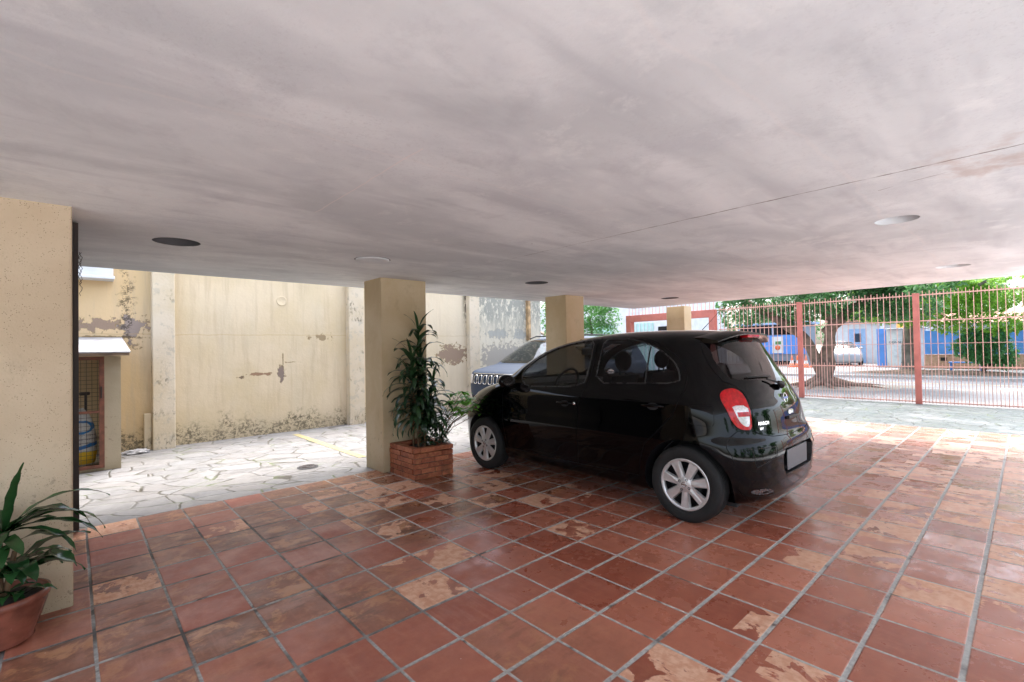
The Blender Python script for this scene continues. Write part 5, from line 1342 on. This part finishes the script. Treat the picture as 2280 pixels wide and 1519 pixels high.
# blue post, white kiosk and brick wall
bp_ = MB(); bp_.box(0, .3, 0, .42, 0, 2.12, bev=.01); setp(bp_.build('blue_gate_post', M_blue), 'bright blue square gate post left of the white kiosk', 'post').location = (33, 5.32, 0)
wk = empty('white_kiosk', (33, 4.5, 0), 0, 'white street kiosk with faded dark lettering behind the grey tree trunk', 'kiosk')
kp('wall', 33.0, 35.5, 3.64, 5.31, 0, 2.05, M_white, wk); kp('awning', 32.7, 35.6, 3.6, 5.3, 2.06, 2.12, M_white, wk); kp('shutter', 32.97, 32.995, 3.9, 5.0, .55, 1.55, simple('grey shutter', (.55, .58, .62), .5), wk)
txt('CONSERTOS', .17, -.035, .70, 1.30, M_ink, wk)
yb = MB(); yb.box(0, .2, 0, .55, 0, .25, bev=.01); setp(yb.build('yellow_sign_board', simple('orange yellow sign paint', (.80, .45, .10), .6)), 'small orange yellow board on top of the white kiosk', 'sign').location = (32.9, 4.3, 2.13)
bw = empty('brick_wall', (32.1, 3.62, 0), 0, 'low brick wall carrying bright blue boards, right of the white kiosk', 'wall')
kp('brick_base', 32.1, 32.35, -14, 3.62, 0, .70, M_brickfar, bw); kp('blue_boards', 32.05, 32.12, -14, 3.60, .72, 1.92, M_blue, bw)
for y in (2.9, 1.9, -.1): kp('vent_block', 32.07, 32.098, y-.12, y+.12, .38, .55, MT['dark'], bw, .002)
hb = empty('tiled_house', (36, 1.5, 0), 0, 'low house with pinkish tiled roof behind the blue boards', 'house')
kp('wall', 36, 41, -9, 3.2, 0, 2.3, M_white, hb); w = MB(); w.prism([(-.4, 2.32), (2.5, 3.0), (5.4, 2.32)], -10.7, 1.9, 'xz'); w.build('roof', M_roof, hb)
bn = empty('blue_bench', (29.6, 1.95, 0), 0, 'small blue bench standing in front of the brick wall', 'bench')
w = MB(); w.box(-.2, .2, -.55, .55, .36, .41, bev=.01); w.build('seat', M_blue, bn)
for y in (-.48, .48):
    w = MB(); w.box(-.18, .18, y-.03, y+.03, 0, .358); w.build('leg', M_blue, bn)
mdn = MB(); bm = bmesh.new(); bmesh.ops.create_grid(bm, x_segments=50, y_segments=50, size=1)
for v in bm.verts: r_ = min(1, v.co.length); v.co = Vector((v.co.x*1.6, v.co.y*3.4, -.02+(1-r_**2)*.13*(1+.6*mnoise.noise(v.co*5))))
mdn.addbm(bm, 0, True, Matrix.Translation((27.4, 2.6, 0))); setp(mdn.build('planting_mound', simple('brown earth', (.16, .11, .075), .95, var=.4, scale=3, bump=.8, bscale=12), fix=False), 'low mound of brown earth round the far tree', kind='structure')
# low brown heaps, cones
def cone(loc, label):
    c = empty('traffic_cone', loc, 0, label, 'traffic cone', 'orange and white traffic cones by the blue kiosk')
    a = MB(); a.lathe([(.15, .03), (.105, .22), (.001, .22)], seg=20); a.lathe([(.075, .40), (.045, .55), (.03, .68), (.001, .68)], seg=20); a.build('cone_body', M_orange, c)
    b = MB(); b.lathe([(.106, .22), (.075, .40)], seg=20); b.build('white_band', M_white, c)
    d = MB(); d.box(-.18, .18, -.18, .18, 0, .03, bev=.01); d.build('base', M_orange, c)
cone((31.4, 9.55, 0), 'orange and white traffic cone just left of the fence post'); cone((31.4, 9.25, 0), 'orange and white traffic cone partly behind the fence post'); cone((31.0, 8.70, 0), 'orange and white traffic cone right of the fence post'); cone((31.4, 8.45, 0), 'orange and white traffic cone nearest the forked tree trunk')
# white teal building and gate leaf behind the red portal
tb = empty('teal_house', (22.5, 14.0, 0), 0, 'white and pale teal building seen through the red gate portal', 'building')
kp('wall', 24.6, 32, 13.6, 30, 0, 4.2, M_white, tb); kp('teal_shutter', 24.55, 24.59, 14.6, 16.4, 0, 2.75, M_teal, tb); kp('teal_shutter', 24.55, 24.59, 17.4, 18.9, 0, 2.75, M_teal, tb); kp('window_strip', 24.54, 24.59, 13.7, 14.3, 1.5, 2.5, MT['glass_dark'], tb)
for i in range(7): kp('shutter_rib', 24.50, 24.545, 14.7+.25*i, 14.74+.25*i, 0, 2.75, M_white, tb)
rf = MB(); rf.prism([(19.2, 1.9), (19.2, 2.02), (20.9, 2.62), (20.9, 2.50)], 21.0, 21.4, 'yz'); setp(rf.build('lean_to_roof', simple('weathered brown timber', (.22, .16, .12), .9, var=.3)), 'sloping brown lean-to roof seen through the left half of the red gate portal', 'roof')
# white car parked at the white house
SC = dict(MT); SC['paint'] = MT['whitecar']
build_hatchback((37.6, 8.9, 0), R(115), SC, 'white car parked in front of the white house behind the fig tree', False)
# unseen trees added behind the camera to darken and vary the car's reflections
for i, (x, y) in enumerate(((-4.5, -9.5), (-.5, -10.5), (4, -9.0), (8.5, -10.0), (12.5, -7.5))):
    rg3 = random.Random(60+i)
    tree('garden_tree', (x, y, 0), ['garden tree far behind the left end of the parking', 'garden tree behind the parking, left of the middle one', 'middle garden tree behind the parking', 'garden tree behind the right half of the parking', 'garden tree in the corner behind the fence side paving'][i],
         ([(0, 0, -.05), (0, 0, 2.0)], [.2, .13]), [], [(rg3.uniform(-1.6, 1.6), rg3.uniform(-1.2, 1.2), rg3.uniform(.9, 3.6), .9, .8, .6) for _ in range(10)], 2500, .26, M_bark2, M_lt1, 70+i, 'garden trees behind the parking')
# far tall background trees and pale blocks
for i, (x, y, h, rr) in enumerate(((60, 38, 9, 5), (66, 22, 10, 6), (62, 6, 8, 5), (60, -10, 9, 6), (46, 27, 7, 3.5))):
    rg2 = random.Random(30+i)
    tree('background_tree', (x, y, 0), ['tall hazy tree far left behind the teal building', 'tall tree far behind the blue kiosk', 'far tree behind the white house roof', 'far tree behind the blue boards at the right', 'green tree between the teal building and the blue kiosk'][i],
         ([(0, 0, 0), (0, 0, h*.5)], [.4, .25]), [], [(rg2.uniform(-rr, rr)*.6, rg2.uniform(-rr, rr)*.7, h*.55+rg2.uniform(-.25, .35)*h, rr*.38, rr*.38, rr*.3) for _ in range(14)], 5000, .45, M_bark2, M_lt1, 40+i, 'trees far beyond the street')
